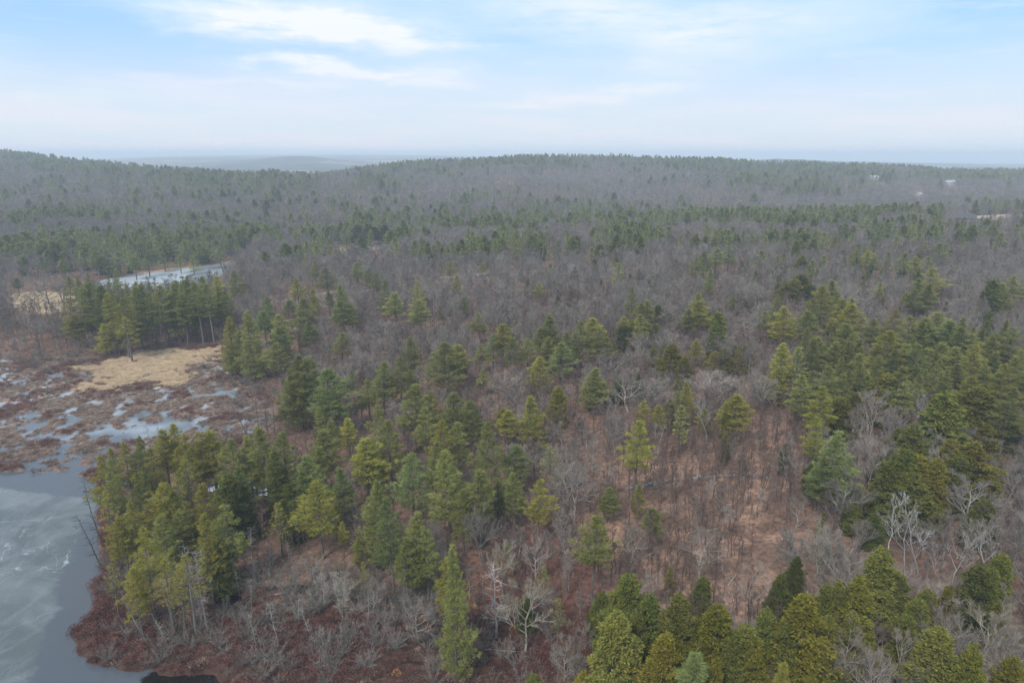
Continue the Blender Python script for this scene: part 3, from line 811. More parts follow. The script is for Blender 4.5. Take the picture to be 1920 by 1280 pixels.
L['sapling'] = lib('young_tree', [make_bare(111+i, H=8.5, nl=9, limb0=.35, Lf=.20, ang=(.7, 1.2), sub=(4, 5), r=.065, twl=.6, tww=.026) for i in range(5)], (M['sapling'], M['sapling']))
L['birch'] = lib('birch', [make_bare(121, H=14, nl=9, limb0=.45, Lf=.30, ang=(.75, 1.2), sub=(5, 5), r=.13, twl=.6, lean=.12, thick=1.0), make_bare(122, H=14, nl=9, limb0=.4, Lf=.30, ang=(.7, 1.2), sub=(5, 5), r=.13, twl=.6, stems=2, lean=.1, thick=1.0),
                           make_bare(123, H=14, nl=10, limb0=.5, Lf=.27, ang=(.7, 1.2), sub=(5, 5), r=.12, twl=.6, lean=.2, thick=1.0)], (M['birch'], M['birch']))
L['snag'] = lib('dead_tree', [make_snag(131), make_snag(132), make_snag(133), make_snag(134)], (M['snag'], M['snag']))
def lib1(kind, vfs, mat):
    return [dict(whole=mesh_np(kind, v[0], v[1], mat), h=v[0][:, 2].max(), w=np.percentile(np.abs(v[0][:, :2]), 97), tris=len(v[1])) for v in vfs]
L['alder'] = lib1('grey_shrub', [make_alder(141), make_alder(142, stems=20), make_alder(143, stems=10)], M['greyshrub'])
L['heath'] = lib1('heath_bush', [make_shrub(151), make_shrub(152, H=1.1, W=1.1), make_shrub(153, H=1.5)], M['heath'])
L['tussock'] = lib1('grass_tussock', [make_grass(161, .55, .9, 120, .08, 1.2), make_grass(162, .7, .7, 110, .08, 1.0)], M['tuss'])
L['reed'] = lib1('reed_clump', [make_grass(171, .9, 1.0, 130, .09, .9), make_grass(172, 1.0, .9, 120, .09, 1.0)], M['straw'])
L['beech'] = lib1('young_beech', [make_shrub(181, H=2.2, W=.9, n=150, leaf=.26, stems=14, wd=.16)], M['beech'])
L['litter'] = lib1('forest_floor_sticks', [blades(np.array([[x, y, .05] for x, y in np.random.default_rng(i).uniform(-2, 2, (26, 2))]), np.random.default_rng(i+9).normal(size=(26, 3))*np.array([1, 1, .12]), 1.3, .07, rngG) for i in range(3)], M['snag'])

# ------------------------------------------------------------------ hand-read trees: (px, row of the tip, height m, crown width px, tint)
G = (1, 1, 1); YG = (1.22, 1.08, .75); BR = (1.32, 1.22, .85); BL = (.86, .96, 1.10); DK = (.72, .80, .80); OL = (1.10, .95, .8)
PINES = [
 # wooded point by the pond
 (187,845,17,48,YG,0),(206,880,16,44,G,0),(232,822,17,52,OL,0),(262,812,18,50,G,0),(283,838,17,50,OL,0),(304,800,17,44,YG,0),(322,790,17,48,YG,0),(342,812,18,52,YG,0),(370,806,18,50,YG,0),(392,800,18,54,YG,0),(345,852,17,46,BR,3),
 (433,820,18,56,G,0),(462,812,17,44,G,0),(490,792,20,62,G,0),(533,806,19,56,G,0),(510,835,17,46,DK,0),(310,898,17,58,YG,0),(386,900,17,58,YG,0),(246,935,16,56,YG,0),(280,915,15,44,OL,0),(262,980,18,74,BR,0),(222,962,15,44,YG,0),(300,960,15,46,G,0),
 (378,962,17,50,YG,0),(418,942,17,62,G,0),(348,930,15,44,OL,0),(245,1062,12,44,YG,0),(306,1044,14,58,YG,3),(347,1036,15,60,YG,3),(205,1050,11,36,OL,3),(330,1058,13,42,YG,3),(196,915,15,36,OL,3),(270,870,15,42,DK,0),(330,880,15,40,OL,3),(450,870,15,46,DK,0),
 (594,893,17,90,BR,4),(520,938,12,40,OL,3),(565,880,15,48,DK,0),
 # left of the middle
 (555,660,22,70,G,2),(583,667,21,66,G,0),(607,690,20,74,BL,0),(540,700,16,44,G,2),(600,760,12,28,G,0),(620,782,13,32,G,0),(652,778,13,36,BR,0),(603,802,16,54,G,0),(581,848,18,60,BL,0),(598,832,14,40,G,0),(683,817,17,64,BR,0),(708,750,18,50,G,0),(730,786,18,56,G,0),
 (690,708,14,42,G,0),(714,675,16,46,G,0),(748,662,17,52,G,0),(767,692,12,36,G,0),(768,628,13,38,G,2),(828,636,19,64,G,0),(858,643,15,46,YG,0),(784,717,18,64,G,0),(808,726,15,46,YG,0),(845,735,16,62,G,0),(828,782,18,62,YG,0),(860,790,15,46,G,0),(798,760,15,44,G,0),
 (887,748,15,48,G,0),(912,782,21,66,G,0),(772,842,18,84,BL,4),(842,836,20,74,G,0),(814,825,16,50,G,0),(704,893,18,70,G,1),(730,925,19,56,BL,0),(902,872,17,58,G,0),(866,915,14,50,G,0),(775,955,17,64,G,0),(800,985,15,48,G,0),(845,1040,17,52,YG,6),(850,1012,23,62,G,5),(760,1000,14,40,G,0),
 (945,762,10,34,YG,0),(907,690,9,28,BR,0),(660,690,11,30,BL,0),(640,760,10,28,DK,0),(705,850,12,40,DK,0),(640,870,14,46,BL,0),
 (670,1000,8,22,BR,0),(640,975,8,20,BR,0),(680,1048,9,24,BR,3),(965,885,13,46,G,0),(1012,893,14,50,YG,0),(968,828,13,48,BL,0),(1032,836,12,52,(1.05,1.05,1.25),3),(935,895,12,34,G,0),
 # middle row
 (897,587,13,36,YG,0),(925,622,13,38,BL,0),(942,603,16,44,YG,0),(960,628,14,44,G,0),(900,640,11,34,G,0),(990,630,13,42,G,0),(1033,588,18,44,G,0),(1012,612,14,34,G,0),(1025,628,13,38,G,0),(1052,638,14,58,BL,0),(1087,598,18,58,G,0),(1110,593,17,44,YG,0),(1068,620,14,36,G,0),(1122,612,15,42,G,0),(1137,628,12,36,YG,0),
 (1012,665,12,54,BR,2),(1112,686,14,48,G,0),(998,738,15,52,BR,1),(952,765,11,38,YG,0),(1195,782,20,56,BR,6),(1206,748,9,30,YG,0),(1235,756,8,26,YG,0),(1246,772,7,20,BR,0),
 (1217,560,13,40,G,0),(1200,565,12,36,YG,0),(1170,592,10,24,BR,0),(1333,500,17,28,G,2),(1187,535,17,22,G,0),(1310,545,18,34,BR,0),(1312,562,15,46,YG,0),(1292,576,13,34,G,0),(1330,580,11,26,G,0),(1375,550,10,22,G,0),
 # right of the middle
 (1458,553,16,36,G,0),(1475,572,17,48,YG,0),(1437,580,12,32,G,0),(1470,640,18,62,BR,2),(1565,520,17,42,G,0),(1546,534,18,48,YG,0),(1528,558,15,42,G,0),(1512,580,15,52,G,0),(1580,555,16,40,YG,0),(1597,566,17,60,YG,0),(1560,600,9,28,BR,0),(1590,602,17,62,G,0),(1568,640,14,46,G,0),(1535,630,12,40,G,0),(1640,594,14,42,G,0),
 (1683,575,16,48,YG,0),(1712,588,18,56,G,0),(1738,592,17,50,G,0),(1760,580,18,54,G,0),(1785,596,18,56,BL,0),(1803,606,18,54,G,0),(1830,620,17,52,G,0),(1675,618,19,64,YG,0),(1700,640,16,52,G,0),(1615,661,17,50,G,0),(1650,660,17,54,G,0),(1690,682,17,58,G,0),(1628,690,14,40,G,0),(1720,640,17,52,DK,0),(1770,640,17,52,G,0),(1800,650,17,56,G,0),(1830,640,18,60,YG,0),(1790,680,14,50,G,0),
 (1870,622,15,46,G,0),(1903,610,18,54,G,0),(1862,655,16,52,G,0),(1890,680,17,54,YG,0),(1912,668,17,46,G,0),(1850,680,15,44,G,0),(1900,720,17,56,G,0),(1550,682,17,54,G,0),(1580,697,15,44,G,0),(1500,700,15,44,G,0),(1525,690,15,40,G,0),(1538,722,16,50,BR,0),(1532,775,17,38,BR,6),(1570,803,18,64,BL,0),(1548,850,13,44,BL,0),
 (1700,716,14,42,G,0),(1826,700,15,44,YG,0),(1382,733,14,52,YG,0),(1366,750,12,34,BR,0),(1290,710,14,34,YG,0),(1272,728,11,34,G,0),(1325,765,9,30,OL,0),(1305,634,10,24,YG,0),(1115,955,17,72,G,6),(1140,910,8,40,G,0),(1197,905,9,24,YG,0),(1222,948,9,38,G,0),(1258,1058,6,18,BR,0),(1305,1218,16,92,BL,1),(1468,1235,15,56,YG,1),
 (950,1020,10,44,OL,3),(1020,1060,8,30,G,3),(1047,1115,11,34,G,3),
 (1650,528,12,22,BR,0),(1748,498,18,62,YG,0),(1725,520,15,44,G,0),(1740,528,15,50,G,0),(1715,540,13,42,G,0),(1702,545,11,30,YG,0),(1900,512,15,54,G,0),(1885,528,14,40,G,0),(1600,468,9,22,YG,0),(1628,468,14,40,YG,0),(1640,480,12,34,G,0),(1700,483,12,34,G,0),(1720,478,12,30,YG,0),(1625,505,9,20,G,0),
 (1345,462,17,52,G,0),(1368,458,17,54,BL,0),(1322,470,16,40,G,0),(1305,480,14,36,G,0),(1650,415,16,42,BL,1),(1575,420,14,34,G,0),(1555,440,11,28,G,0),(1712,420,11,20,DK,0),(1620,413,9,20,G,0),(1765,395,12,22,G,0),(1482,385,13,30,G,0),(1460,390,12,30,G,0),(1500,390,12,28,G,0),(1440,395,12,28,YG,0),(1412,392,12,26,G,0),(1360,398,11,20,YG,0),
 (1280,390,14,30,YG,0),(1255,400,14,32,YG,0),(1240,395,14,34,G,0),(1295,395,14,30,YG,0),(1215,420,13,32,YG,0),(1205,410,12,24,G,0),(1145,430,19,22,G,0),(1170,408,13,34,G,0),(1130,415,12,28,G,0),(1110,462,12,20,G,0),(1087,442,13,22,G,0),(1175,482,8,44,YG,1),(1150,478,7,12,YG,0),(1125,515,5,9,(1.9,1.7,.6),0),
 (1045,450,13,22,DK,0),(1027,432,14,26,G,0),(1010,442,13,22,G,0),(950,430,15,22,G,6),(1028,472,8,18,G,0),(1010,528,12,22,YG,6),(1085,540,7,24,BR,0),(903,490,9,20,YG,0),(960,478,6,18,YG,0),(1270,443,9,16,YG,0),(1220,465,6,14,YG,0),(1180,440,7,14,G,0),(870,556,10,30,G,0),(830,572,9,18,G,0),(1290,430,12,24,G,0),(1330,425,10,22,G,0),
 # reed bed and far pond
 (150,534,25,40,G,0),(163,526,26,40,G,0),(182,532,26,42,DK,0),(205,545,25,42,YG,0),(225,556,24,40,YG,0),(250,532,26,40,G,0),(268,527,27,36,DK,0),(296,530,26,38,G,0),(322,523,27,38,G,0),(340,545,23,34,G,0),(367,524,27,34,G,6),(388,528,26,34,G,6),(404,514,27,34,BR,6),(130,560,20,36,OL,0),(140,590,14,34,OL,0),(192,610,12,42,BR,2),(235,590,18,34,BR,3),(420,540,22,28,G,6),
 (440,505,17,44,G,2),(430,590,22,42,YG,2),(463,578,25,52,G,2),(445,618,17,46,G,2),(500,555,19,34,BL,0),(492,580,15,36,BL,0),(520,588,18,42,G,0),(528,610,17,40,DK,0),(522,640,14,44,G,0),(575,600,13,32,DK,0),(590,615,10,24,DK,0),(565,556,17,48,G,0),(587,536,17,22,YG,0),(556,520,14,34,YG,1),(590,485,17,18,G,0),(613,500,16,38,G,0),(640,530,22,38,G,0),(636,565,15,32,BL,0),(659,568,14,30,G,0),(668,490,16,28,G,0),(690,500,14,28,G,0),(705,510,13,24,G,0),
 (718,522,20,24,G,0),(740,545,17,44,G,0),(781,523,18,28,YG,0),(786,558,17,38,G,0),(637,622,12,44,G,0),(843,488,13,26,YG,0),(855,513,11,20,YG,1),(617,545,10,18,DK,0),(540,560,12,26,G,0),
 (155,458,20,34,DK,0),(178,468,18,34,G,0),(200,466,18,52,DK,0),(222,470,17,44,G,0),(240,446,19,40,G,0),(262,452,17,42,G,0),(290,450,17,40,G,0),(318,447,17,44,G,0),(345,450,17,40,G,0),(370,454,16,40,DK,0),(392,456,15,40,G,0),(410,462,14,36,G,0),(428,436,18,36,DK,0),(445,428,19,34,DK,0),(305,470,14,38,G,0),(275,475,15,38,DK,0),(335,476,13,38,G,0),(360,478,13,38,G,0),(250,480,15,38,DK,0),(75,482,12,40,DK,0),(118,483,13,36,G,0),(30,520,10,34,DK,0),
]
HEMS = [
 (1700,836,15,74,G),(1727,845,14,60,YG),(1682,862,13,56,G),(1712,880,12,74,G),(1760,855,14,42,OL),(1652,842,9,26,OL),(1785,820,12,42,OL),(1830,828,14,76,OL),(1800,850,12,50,G),(1848,935,9,42,G),(1660,1022,14,66,G),(1640,1070,10,50,G),(1690,1075,9,50,G),(1545,956,5,12,YG),(1600,935,7,26,G),
 (1497,1040,8,28,DK),(1615,1078,14,56,BR),(1575,1088,12,40,G),(1552,1088,12,34,G),(1590,1100,12,44,G),(1880,1032,13,46,G),(1845,1050,13,50,G),(1862,1060,12,44,G),(1785,1095,9,30,YG),(1722,1112,11,50,G),(1765,1172,13,66,G),(1828,1202,13,46,BR),(1905,1226,12,56,YG),(1740,1100,8,40,G),(1705,1150,10,40,G),
 (1183,1072,15,72,G),(1160,1142,17,72,G),(1220,1108,15,60,(.95,1.05,1.1)),(1272,1108,15,56,G),(1345,1126,15,82,YG),(1400,1160,14,62,G),(1443,1132,14,52,(.95,1.05,1.05)),(1250,1187,15,76,YG),(1276,1198,13,46,YG),(1346,1228,13,42,YG),(1512,1110,17,94,YG),(1490,1150,14,60,G),(1418,1190,12,56,YG),(1315,1150,12,52,G),
 (1317,1075,9,38,DK),(1465,1072,10,34,DK),(1172,1257,9,32,YG),(1206,1268,9,26,YG),(1095,1256,7,34,YG),(1258,1258,9,34,YG),(1128,1108,8,34,G),(1486,1262,9,30,YG),(1527,1255,9,40,YG),(1200,1140,14,50,G),(1245,1140,13,46,G),(1375,1195,12,46,G),(1560,1150,12,56,G),(1605,1140,12,44,G),
 (1048,722,11,30,YG),(1185,598,11,32,YG),(1170,606,10,30,DK),(1200,594,10,34,OL),(1210,602,9,28,OL),(1233,570,10,24,DK),(1228,604,9,24,G),(1262,642,12,36,YG),(1285,665,10,24,YG),(1225,648,8,20,G),(1358,650,9,30,YG),(1343,656,8,28,YG),(1380,645,8,22,G),(1398,643,9,24,YG),(1387,656,8,24,YG),(1250,625,8,22,DK),(1345,575,8,22,DK),(1400,555,7,20,DK),
 (1490,520,13,42,OL),(1505,512,14,42,OL),(1478,530,11,34,OL),(1465,525,10,26,DK),(1520,530,11,30,DK),(1580,745,12,44,OL),(1605,735,11,30,OL),(1668,700,13,60,YG),(1755,740,9,26,YG),(1780,732,10,46,DK),(1838,722,14,74,(1.05,.9,.75)),(1862,740,12,50,OL),(1715,792,12,44,G),(1853,790,11,44,OL),(1855,578,9,26,DK),(1815,735,9,34,DK),
 (1690,800,9,40,G),(1905,780,9,36,G),(425,885,14,50,DK),(440,900,13,46,DK),(405,1010,10,50,DK),(1530,860,8,30,DK),(1595,870,7,34,DK),(1120,720,7,24,DK),(1150,640,8,30,DK),(985,1110,7,26,DK),(1000,1262,6,30,G),(1160,710,7,26,DK),(520,870,13,34,DK),(545,900,13,40,DK),(1640,960,7,30,DK),(1475,830,7,20,DK),
 (672,420,17,26,DK),(690,418,17,26,DK),(705,424,16,24,DK),(720,420,16,22,DK),(730,430,14,22,DK),
]
BARES = [  # px, row, h, width px, kind, tint
 (1080,865,13,92,'spread',(.95,.95,.95)),(1645,728,13,76,'spread',(1.15,1.1,1.1)),(1612,765,11,70,'spread',(1.2,1.15,1.1)),(1540,795,9,60,'spread',G),(1590,888,12,104,'spread',G),(1833,888,12,104,'spread',(1.1,1.1,1.1)),(1490,985,10,84,'spread',G),(1560,968,12,92,'spread',(1.1,1.1,1.05)),(1605,1000,13,80,'spread',G),
 (1595,1165,12,112,'spread',(1.25,1.2,1.15)),(1852,1128,12,136,'spread',(1.4,1.38,1.2)),(1785,1130,12,92,'spread',(1.1,1.08,1.1)),(1762,1078,9,84,'spread',(1.25,1.2,1.2)),(1192,980,11,80,'spread',(1.1,1.08,1.05)),(1322,985,11,84,'spread',(1.3,1.25,1.25)),(1420,1055,10,90,'bare',(1.2,1.1,1.05)),(905,948,12,72,'spread',G),(985,1082,13,92,'bare',(1.3,1.3,1.15)),
 (945,1008,12,60,'bare',(1.25,1.25,1.2)),(1000,1005,11,54,'bare',(1.5,1.45,1.45)),(1202,618,11,60,'spread',G),(1150,662,11,64,'spread',G),(1182,695,12,84,'spread',(1.15,1.15,1.1)),(1232,700,11,64,'spread',G),(1330,685,12,100,'spread',(1.05,1.05,1.05)),(1440,695,12,100,'spread',(1.1,1.1,1.05)),(1400,590,11,64,'spread',G),
 (650,860,12,70,'spread',(.9,.9,.9)),(870,770,10,60,'bare',G),(780,1115,8,66,'spread',(1.1,1.1,1.1)),(1720,722,13,44,'birch',(.75,.75,.75)),(1742,730,11,40,'birch',(.8,.8,.8)),(1337,745,13,40,'birch',(.9,.9,.9)),(1690,945,13,52,'birch',G),(1722,950,13,46,'birch',G),(1748,935,14,50,'birch',G),(1795,985,13,60,'birch',(.9,.9,.9)),(1775,1000,11,40,'birch',(.75,.75,.75)),
 (1880,985,12,66,'birch',(.85,.85,.82)),(635,1072,9,56,'bare',(1.4,1.4,1.3)),(930,1055,13,52,'snag',(1.1,1.1,1.1)),(1700,1180,10,60,'bare',(1.15,1.1,1.1)),(1890,1150,11,80,'spread',(1.2,1.15,1.15)),(1640,1200,11,76,'spread',(1.2,1.15,1.15)),(1490,830,10,54,'bare',G),(1850,800,10,80,'spread',(.95,.95,.95)),(1770,830,11,60,'spread',G),(1900,860,10,70,'spread',(1.05,1.05,1.1)),
 (1740,790,11,70,'spread',(1.1,1.1,1.1)),(920,590,9,40,'bare',G),(950,690,11,70,'spread',G),(960,720,9,60,'bare',G),(1130,650,10,50,'bare',G),(1680,760,11,64,'spread',(1.15,1.1,1.1)),(1055,1190,10,60,'bare',(1.05,1.05,1.0)),(1080,1215,9,50,'bare',(.9,.9,.85)),(610,900,10,50,'bare',G),(30,490,13,44,'birch',(.7,.7,.7)),(83,520,14,60,'spread',(.8,.8,.8)),(108,515,14,56,'spread',(.75,.72,.7)),(70,545,9,50,'spread',(.7,.65,.62)),(50,560,9,40,'spread',(.7,.65,.62)),
 (1725,1240,9,60,'bare',(1.1,1.1,1.1)),(1880,1080,10,60,'bare',G),(1500,930,8,50,'bare',(.95,.9,.85)),(1375,1220,7,60,'bare',(.9,.9,.85)),(845,870,9,50,'bare',G),(960,985,10,50,'bare',G),(715,960,11,50,'bare',(1.1,1.05,1.05)),(1545,1000,9,70,'spread',(1.1,1.15,1.0)),(1815,960,9,60,'bare',(1.1,1.1,1.1)),
]
SNAGS = [ # base px, base row, height m, lean (x), tint
 (476,838,15,-.42,(.35,.33,.30)),(190,1062,12,-.22,(.22,.2,.19)),(190,1015,14,-.10,(.3,.28,.26)),(484,800,14,0,(.45,.4,.38)),(500,808,15,.02,(.35,.32,.3)),(516,815,14,.03,(.35,.32,.3)),(462,795,10,0,(.5,.5,.48)),(472,750,11,0,(.5,.48,.45)),(300,850,9,.02,(.6,.6,.58)),(288,862,10,-.03,(.55,.55,.5)),
 (390,1180,15,-.02,(1.15,1.15,1.1)),(378,1165,15,-.05,(1.1,1.1,1.05)),(368,1172,14,-.06,(1.05,1.05,1.0)),(325,1180,10,-.03,(.9,.9,.85)),(280,1210,11,-.30,(.75,.75,.7)),(316,1213,7,-.25,(1.2,1.2,1.15)),(270,1190,8,-.1,(.8,.8,.78)),(482,1212,7,-.10,(1.35,1.35,1.3)),(524,1210,8,-.12,(1.3,1.3,1.25)),(450,1118,7,-.05,(1.3,1.3,1.25)),(472,1140,6,0,(1.1,1.1,1.05)),
 (583,1192,6,-.2,(1.2,1.2,1.15)),(645,1160,9,-.15,(1.35,1.35,1.2)),(652,1165,8,-.05,(1.25,1.25,1.15)),(690,1175,7,.05,(1.1,1.1,1.05)),(560,1170,6,.1,(1.2,1.2,1.15)),(720,1195,5,.1,(1.25,1.25,1.2)),(740,1170,6,-.1,(1.15,1.15,1.1)),(640,1205,4,.0,(1.2,1.2,1.15)),(500,1170,5,.12,(1.1,1.1,1.05)),(825,1238,5,.1,(1.1,1.1,1.05)),(1000,1185,7,-.05,(1.1,1.1,1.0)),(1225,870,10,.2,(1.2,1.2,1.15)),(1190,850,8,-.1,(1.1,1.1,1.05)),
 (480,1095,12,0,(.7,.68,.65)),(545,1092,11,.02,(.7,.68,.65)),(430,1080,12,.03,(.7,.68,.65)),(590,1110,10,-.04,(.8,.78,.75)),(760,1150,9,.02,(.8,.78,.75)),
]
# ------------------------------------------------------------------ making things
ZONES = [("on the wooded point",300,890),("at the tip of the wooded point",290,1090),("beside the tan reed bed",455,640),("behind the tan reed bed",250,590),("behind the small far pond",300,455),("left of the small far pond",60,480),
 ("along the dirt track",700,565),("behind the dirt track",740,470),("above the rusty heath",600,1090),("in the middle pine stand",830,800),("behind the wooded point",610,780),("in the open wood",990,1000),
 ("in the rust-coloured clearing",1300,950),("behind the rust-coloured clearing",1350,740),("in the hemlock grove",1300,1180),("in the middle pine row",1010,620),("in the grey wood on the plateau",1120,480),
 ("around the big hemlock clump",1700,900),("among the white birches",1780,1040),("in the bottom right corner",1800,1200),("in the right-hand pine stand",1700,650),("behind the right-hand pine stand",1700,500),("below the far houses",1750,400),
 ("above the marsh's left edge",50,620),("around the twin round pines",1350,490),("between heath and hemlock grove",1040,1180),("on the hillside under the skyline",1000,350),("on the left-hand hillside",250,370),("before the dirt track",720,690),("beside the clearing's lower corner",1520,1010)]
ORD = ['first','second','third','fourth','fifth','sixth','seventh','eighth','ninth','tenth','eleventh','twelfth','thirteenth','fourteenth','fifteenth','sixteenth','seventeenth','eighteenth','nineteenth','twentieth']
THINGS = []
def reg(root, kind, look, px, row, group):
    zi = min(range(len(ZONES)), key=lambda i: ((ZONES[i][1]-px)/1.3)**2+(ZONES[i][2]-row)**2)
    root['group'] = group; THINGS.append((root, kind, look, zi, px))
def finish_labels():
    by = {}
    for t in THINGS: by.setdefault((t[1], t[2], t[3]), []).append(t)
    for (kind, look, zi), ts in by.items():
        ts.sort(key=lambda t: t[4]); n = len(ts); z = ZONES[zi][0]
        for i, t in enumerate(ts):
            base = (look+' '+kind).strip()
            if n == 1: lab = base+' '+z
            elif n == 2: lab = ('left' if i == 0 else 'right')+' one of two '+base+'s '+z
            elif i == 0: lab = 'leftmost '+base+' '+z
            elif i == n-1: lab = 'rightmost '+base+' '+z
            elif i < 20: lab = ORD[i]+' '+base+' from the left '+z
            elif n-1-i < 20: lab = ORD[n-1-i]+' '+base+' from the right '+z
            else: lab = base+' in the thick of those '+z
            if len(lab.split()) > 16: lab = lab.replace('medium-height ', '').replace(' in the thick of those', ' amid those')
            t[0]['label'] = lab

def tint_name(tint, kind):
    r_, g_, b_ = tint; br = (r_+g_+b_)/3
    if kind == 'needle':
        if br < .85: return 'dark green'
        if r_ > 1.5: return 'vivid yellow'
        if r_ > 1.28: return 'bright yellow-green'
        if r_ > 1.15: return 'yellow-green'
        if r_ > 1.02: return 'olive'
        if b_ > 1.05: return 'blue-green'
        return 'mid-green'
    if br > 1.25: return 'pale'
    if br > 1.04: return 'light grey'
    if br < .6: return 'blackish'
    if br < .9: return 'dark grey'
    return 'grey'

def add_tree(libname, vi, x, y, z, sz, sxy, rot, tint, name, cat, kindlabel, tkind, px, row, group, parts=True, lean=None, size=None):
    v = L[libname][vi]
    eul = (0, 0, rot)
    if parts and 'trunk' in v:
        r_ = bpy.data.objects.new(name, None); r_.empty_display_size = 1
        for pn in ('trunk', 'crown'):
            c = bpy.data.objects.new(pn, v[pn]); COL.objects.link(c); c.parent = r_
            c.color = ((tint[0], tint[1], tint[2], 1) if (pn == 'crown' or tkind == 'wood') else (1, 1, 1, 1))
    else:
        r_ = bpy.data.objects.new(name, v['whole']); r_.color = (tint[0], tint[1], tint[2], 1)
    COL.objects.link(r_)
    r_.location = (x, y, z-.15); r_.scale = (sxy, sxy, sz)
    r_.rotation_euler = (0, math.atan(lean), 0) if lean else eul
    if lean: r_.rotation_euler = (0, math.atan(lean), 0)
    r_['category'] = cat
    H = v['h']*sz; W = v['w']*sxy
    if size is None:
        size = 'tall' if H > 16.5 else ('small' if H < 9.5 else ('broad' if W/H > .30 else ('slender' if W/H < .17 else 'medium-height')))
    look = size+' '+tint_name(tint, tkind)
    reg(r_, kindlabel, look, px, row, group)
    return r_

occupied = []; shown = []     # (x, y, radius) of hand-placed crowns, kept free of scattered trees
def depth_of(x, y, z): return y*CP-(z-CAM_Z)*SP

def place_hand():
    rng = np.random.default_rng(99)
    nP = 0
    def run(lst, fn):
        px = np.array([t[0] for t in lst], float); row = np.array([t[1] for t in lst], float); h = np.array([t[2] for t in lst], float)
        P, ok = hit(px, row, h)
        Z = height(P[:, 0], P[:, 1])
        for i, t in enumerate(lst):
            if ok[i]: fn(t, P[i, 0], P[i, 1], float(Z[i]))
    def pine(t, x, y, z):
        px, row, h, w, tint, code = t
        ln = {0: 'pine', 1: 'pine_full', 2: 'pine_full', 3: 'pine_sparse', 4: 'pine', 5: 'pine_full', 6: 'pine'}[code]
        vi = {4: 5, 6: 6}.get(code, int(rng.integers(len(L[ln])) if code != 0 else rng.integers(6)))
        far = y > 420
        if far and code == 0: ln, vi = 'pine_far', int(rng.integers(4))
        v = L[ln][vi]; W = w/1280*depth_of(x, y, z+h*.6)/2
        sz = h/v['h']; sxy = W/v['w']*1.06
        sxy = min(max(sxy, sz*.5), sz*2.0)
        add_tree(ln, vi, x, y, z, sz, sxy, rng.uniform(0, 6.28), tint, 'white_pine', 'pine tree', 'pine', 'needle', px, row+30, 'evergreen pines standing among the bare trees', parts=not far)
        occupied.append((x, y, W*.75)); shown.append((px, row, w, h*1280/depth_of(x, y, z+h/2)*.88, y))
    def hem(t, x, y, z):
        px, row, h, w, tint = t
        far = y > 420; ln = 'hemlock_far' if far else 'hemlock'; vi = int(rng.integers(len(L[ln])))
        v = L[ln][vi]; W = w/1280*depth_of(x, y, z+h*.6)/2; sz = h/v['h']; sxy = min(max(W/v['w']*1.3, sz*.5), sz*2.2)
        add_tree(ln, vi, x, y, z, sz, sxy, rng.uniform(0, 6.28), tint, 'hemlock', 'hemlock tree', 'hemlock', 'needle', px, row+30, 'dense dark hemlocks', parts=not far)
        occupied.append((x, y, W*.8)); shown.append((px, row, w, h*1280/depth_of(x, y, z+h/2)*.88, y))
    def bare(t, x, y, z):
        px, row, h, w, ln, tint = t
        vi = int(rng.integers(len(L[ln]))); v = L[ln][vi]; W = w/1280*depth_of(x, y, z+h*.6)/2; sz = h/v['h']; sxy = sz*1.05 if ln == 'birch' else min(max(W/v['w'], sz*.55), sz*1.7)
        nm, cat, lab = {'birch': ('birch', 'birch tree', 'white-barked birch'), 'snag': ('dead_tree', 'dead tree', 'dead tree')}.get(ln, ('bare_tree', 'bare tree', 'bare tree'))
        add_tree(ln, vi, x, y, z, sz, sxy, rng.uniform(0, 6.28), tint, nm, cat, lab, 'wood', px, row+30, {'birch': 'white-barked birches'}.get(ln, 'leafless trees'))
        occupied.append((x, y, W*.55)); shown.append((px, row, w*(1.0 if ln == 'birch' else .7), h*1280/depth_of(x, y, z+h/2)*(.8 if ln in ('birch', 'snag') else .45), y))
    run(PINES, pine); run(HEMS, hem); run(BARES, bare)
    px = np.array([t[0] for t in SNAGS], float); row = np.array([t[1] for t in SNAGS], float)
    P, ok = hit(px, row, 0); Z = height(P[:, 0], P[:, 1])
    for i, (px_, row_, h, lean, tint) in enumerate(SNAGS):
        v = L['snag'][i % 4]; s = h/v['h']
        add_tree('snag', i % 4, P[i, 0], P[i, 1], Z[i], s, s*.95, 0, tuple(q*(.68 if q > .6 else 1) for q in tint), 'dead_tree', 'dead tree', 'dead tree', 'wood', px_, row_-30, 'dead standing trees', lean=lean or .01, size='leaning' if abs(lean) > .15 else ('short' if h < 8 else 'thin'))

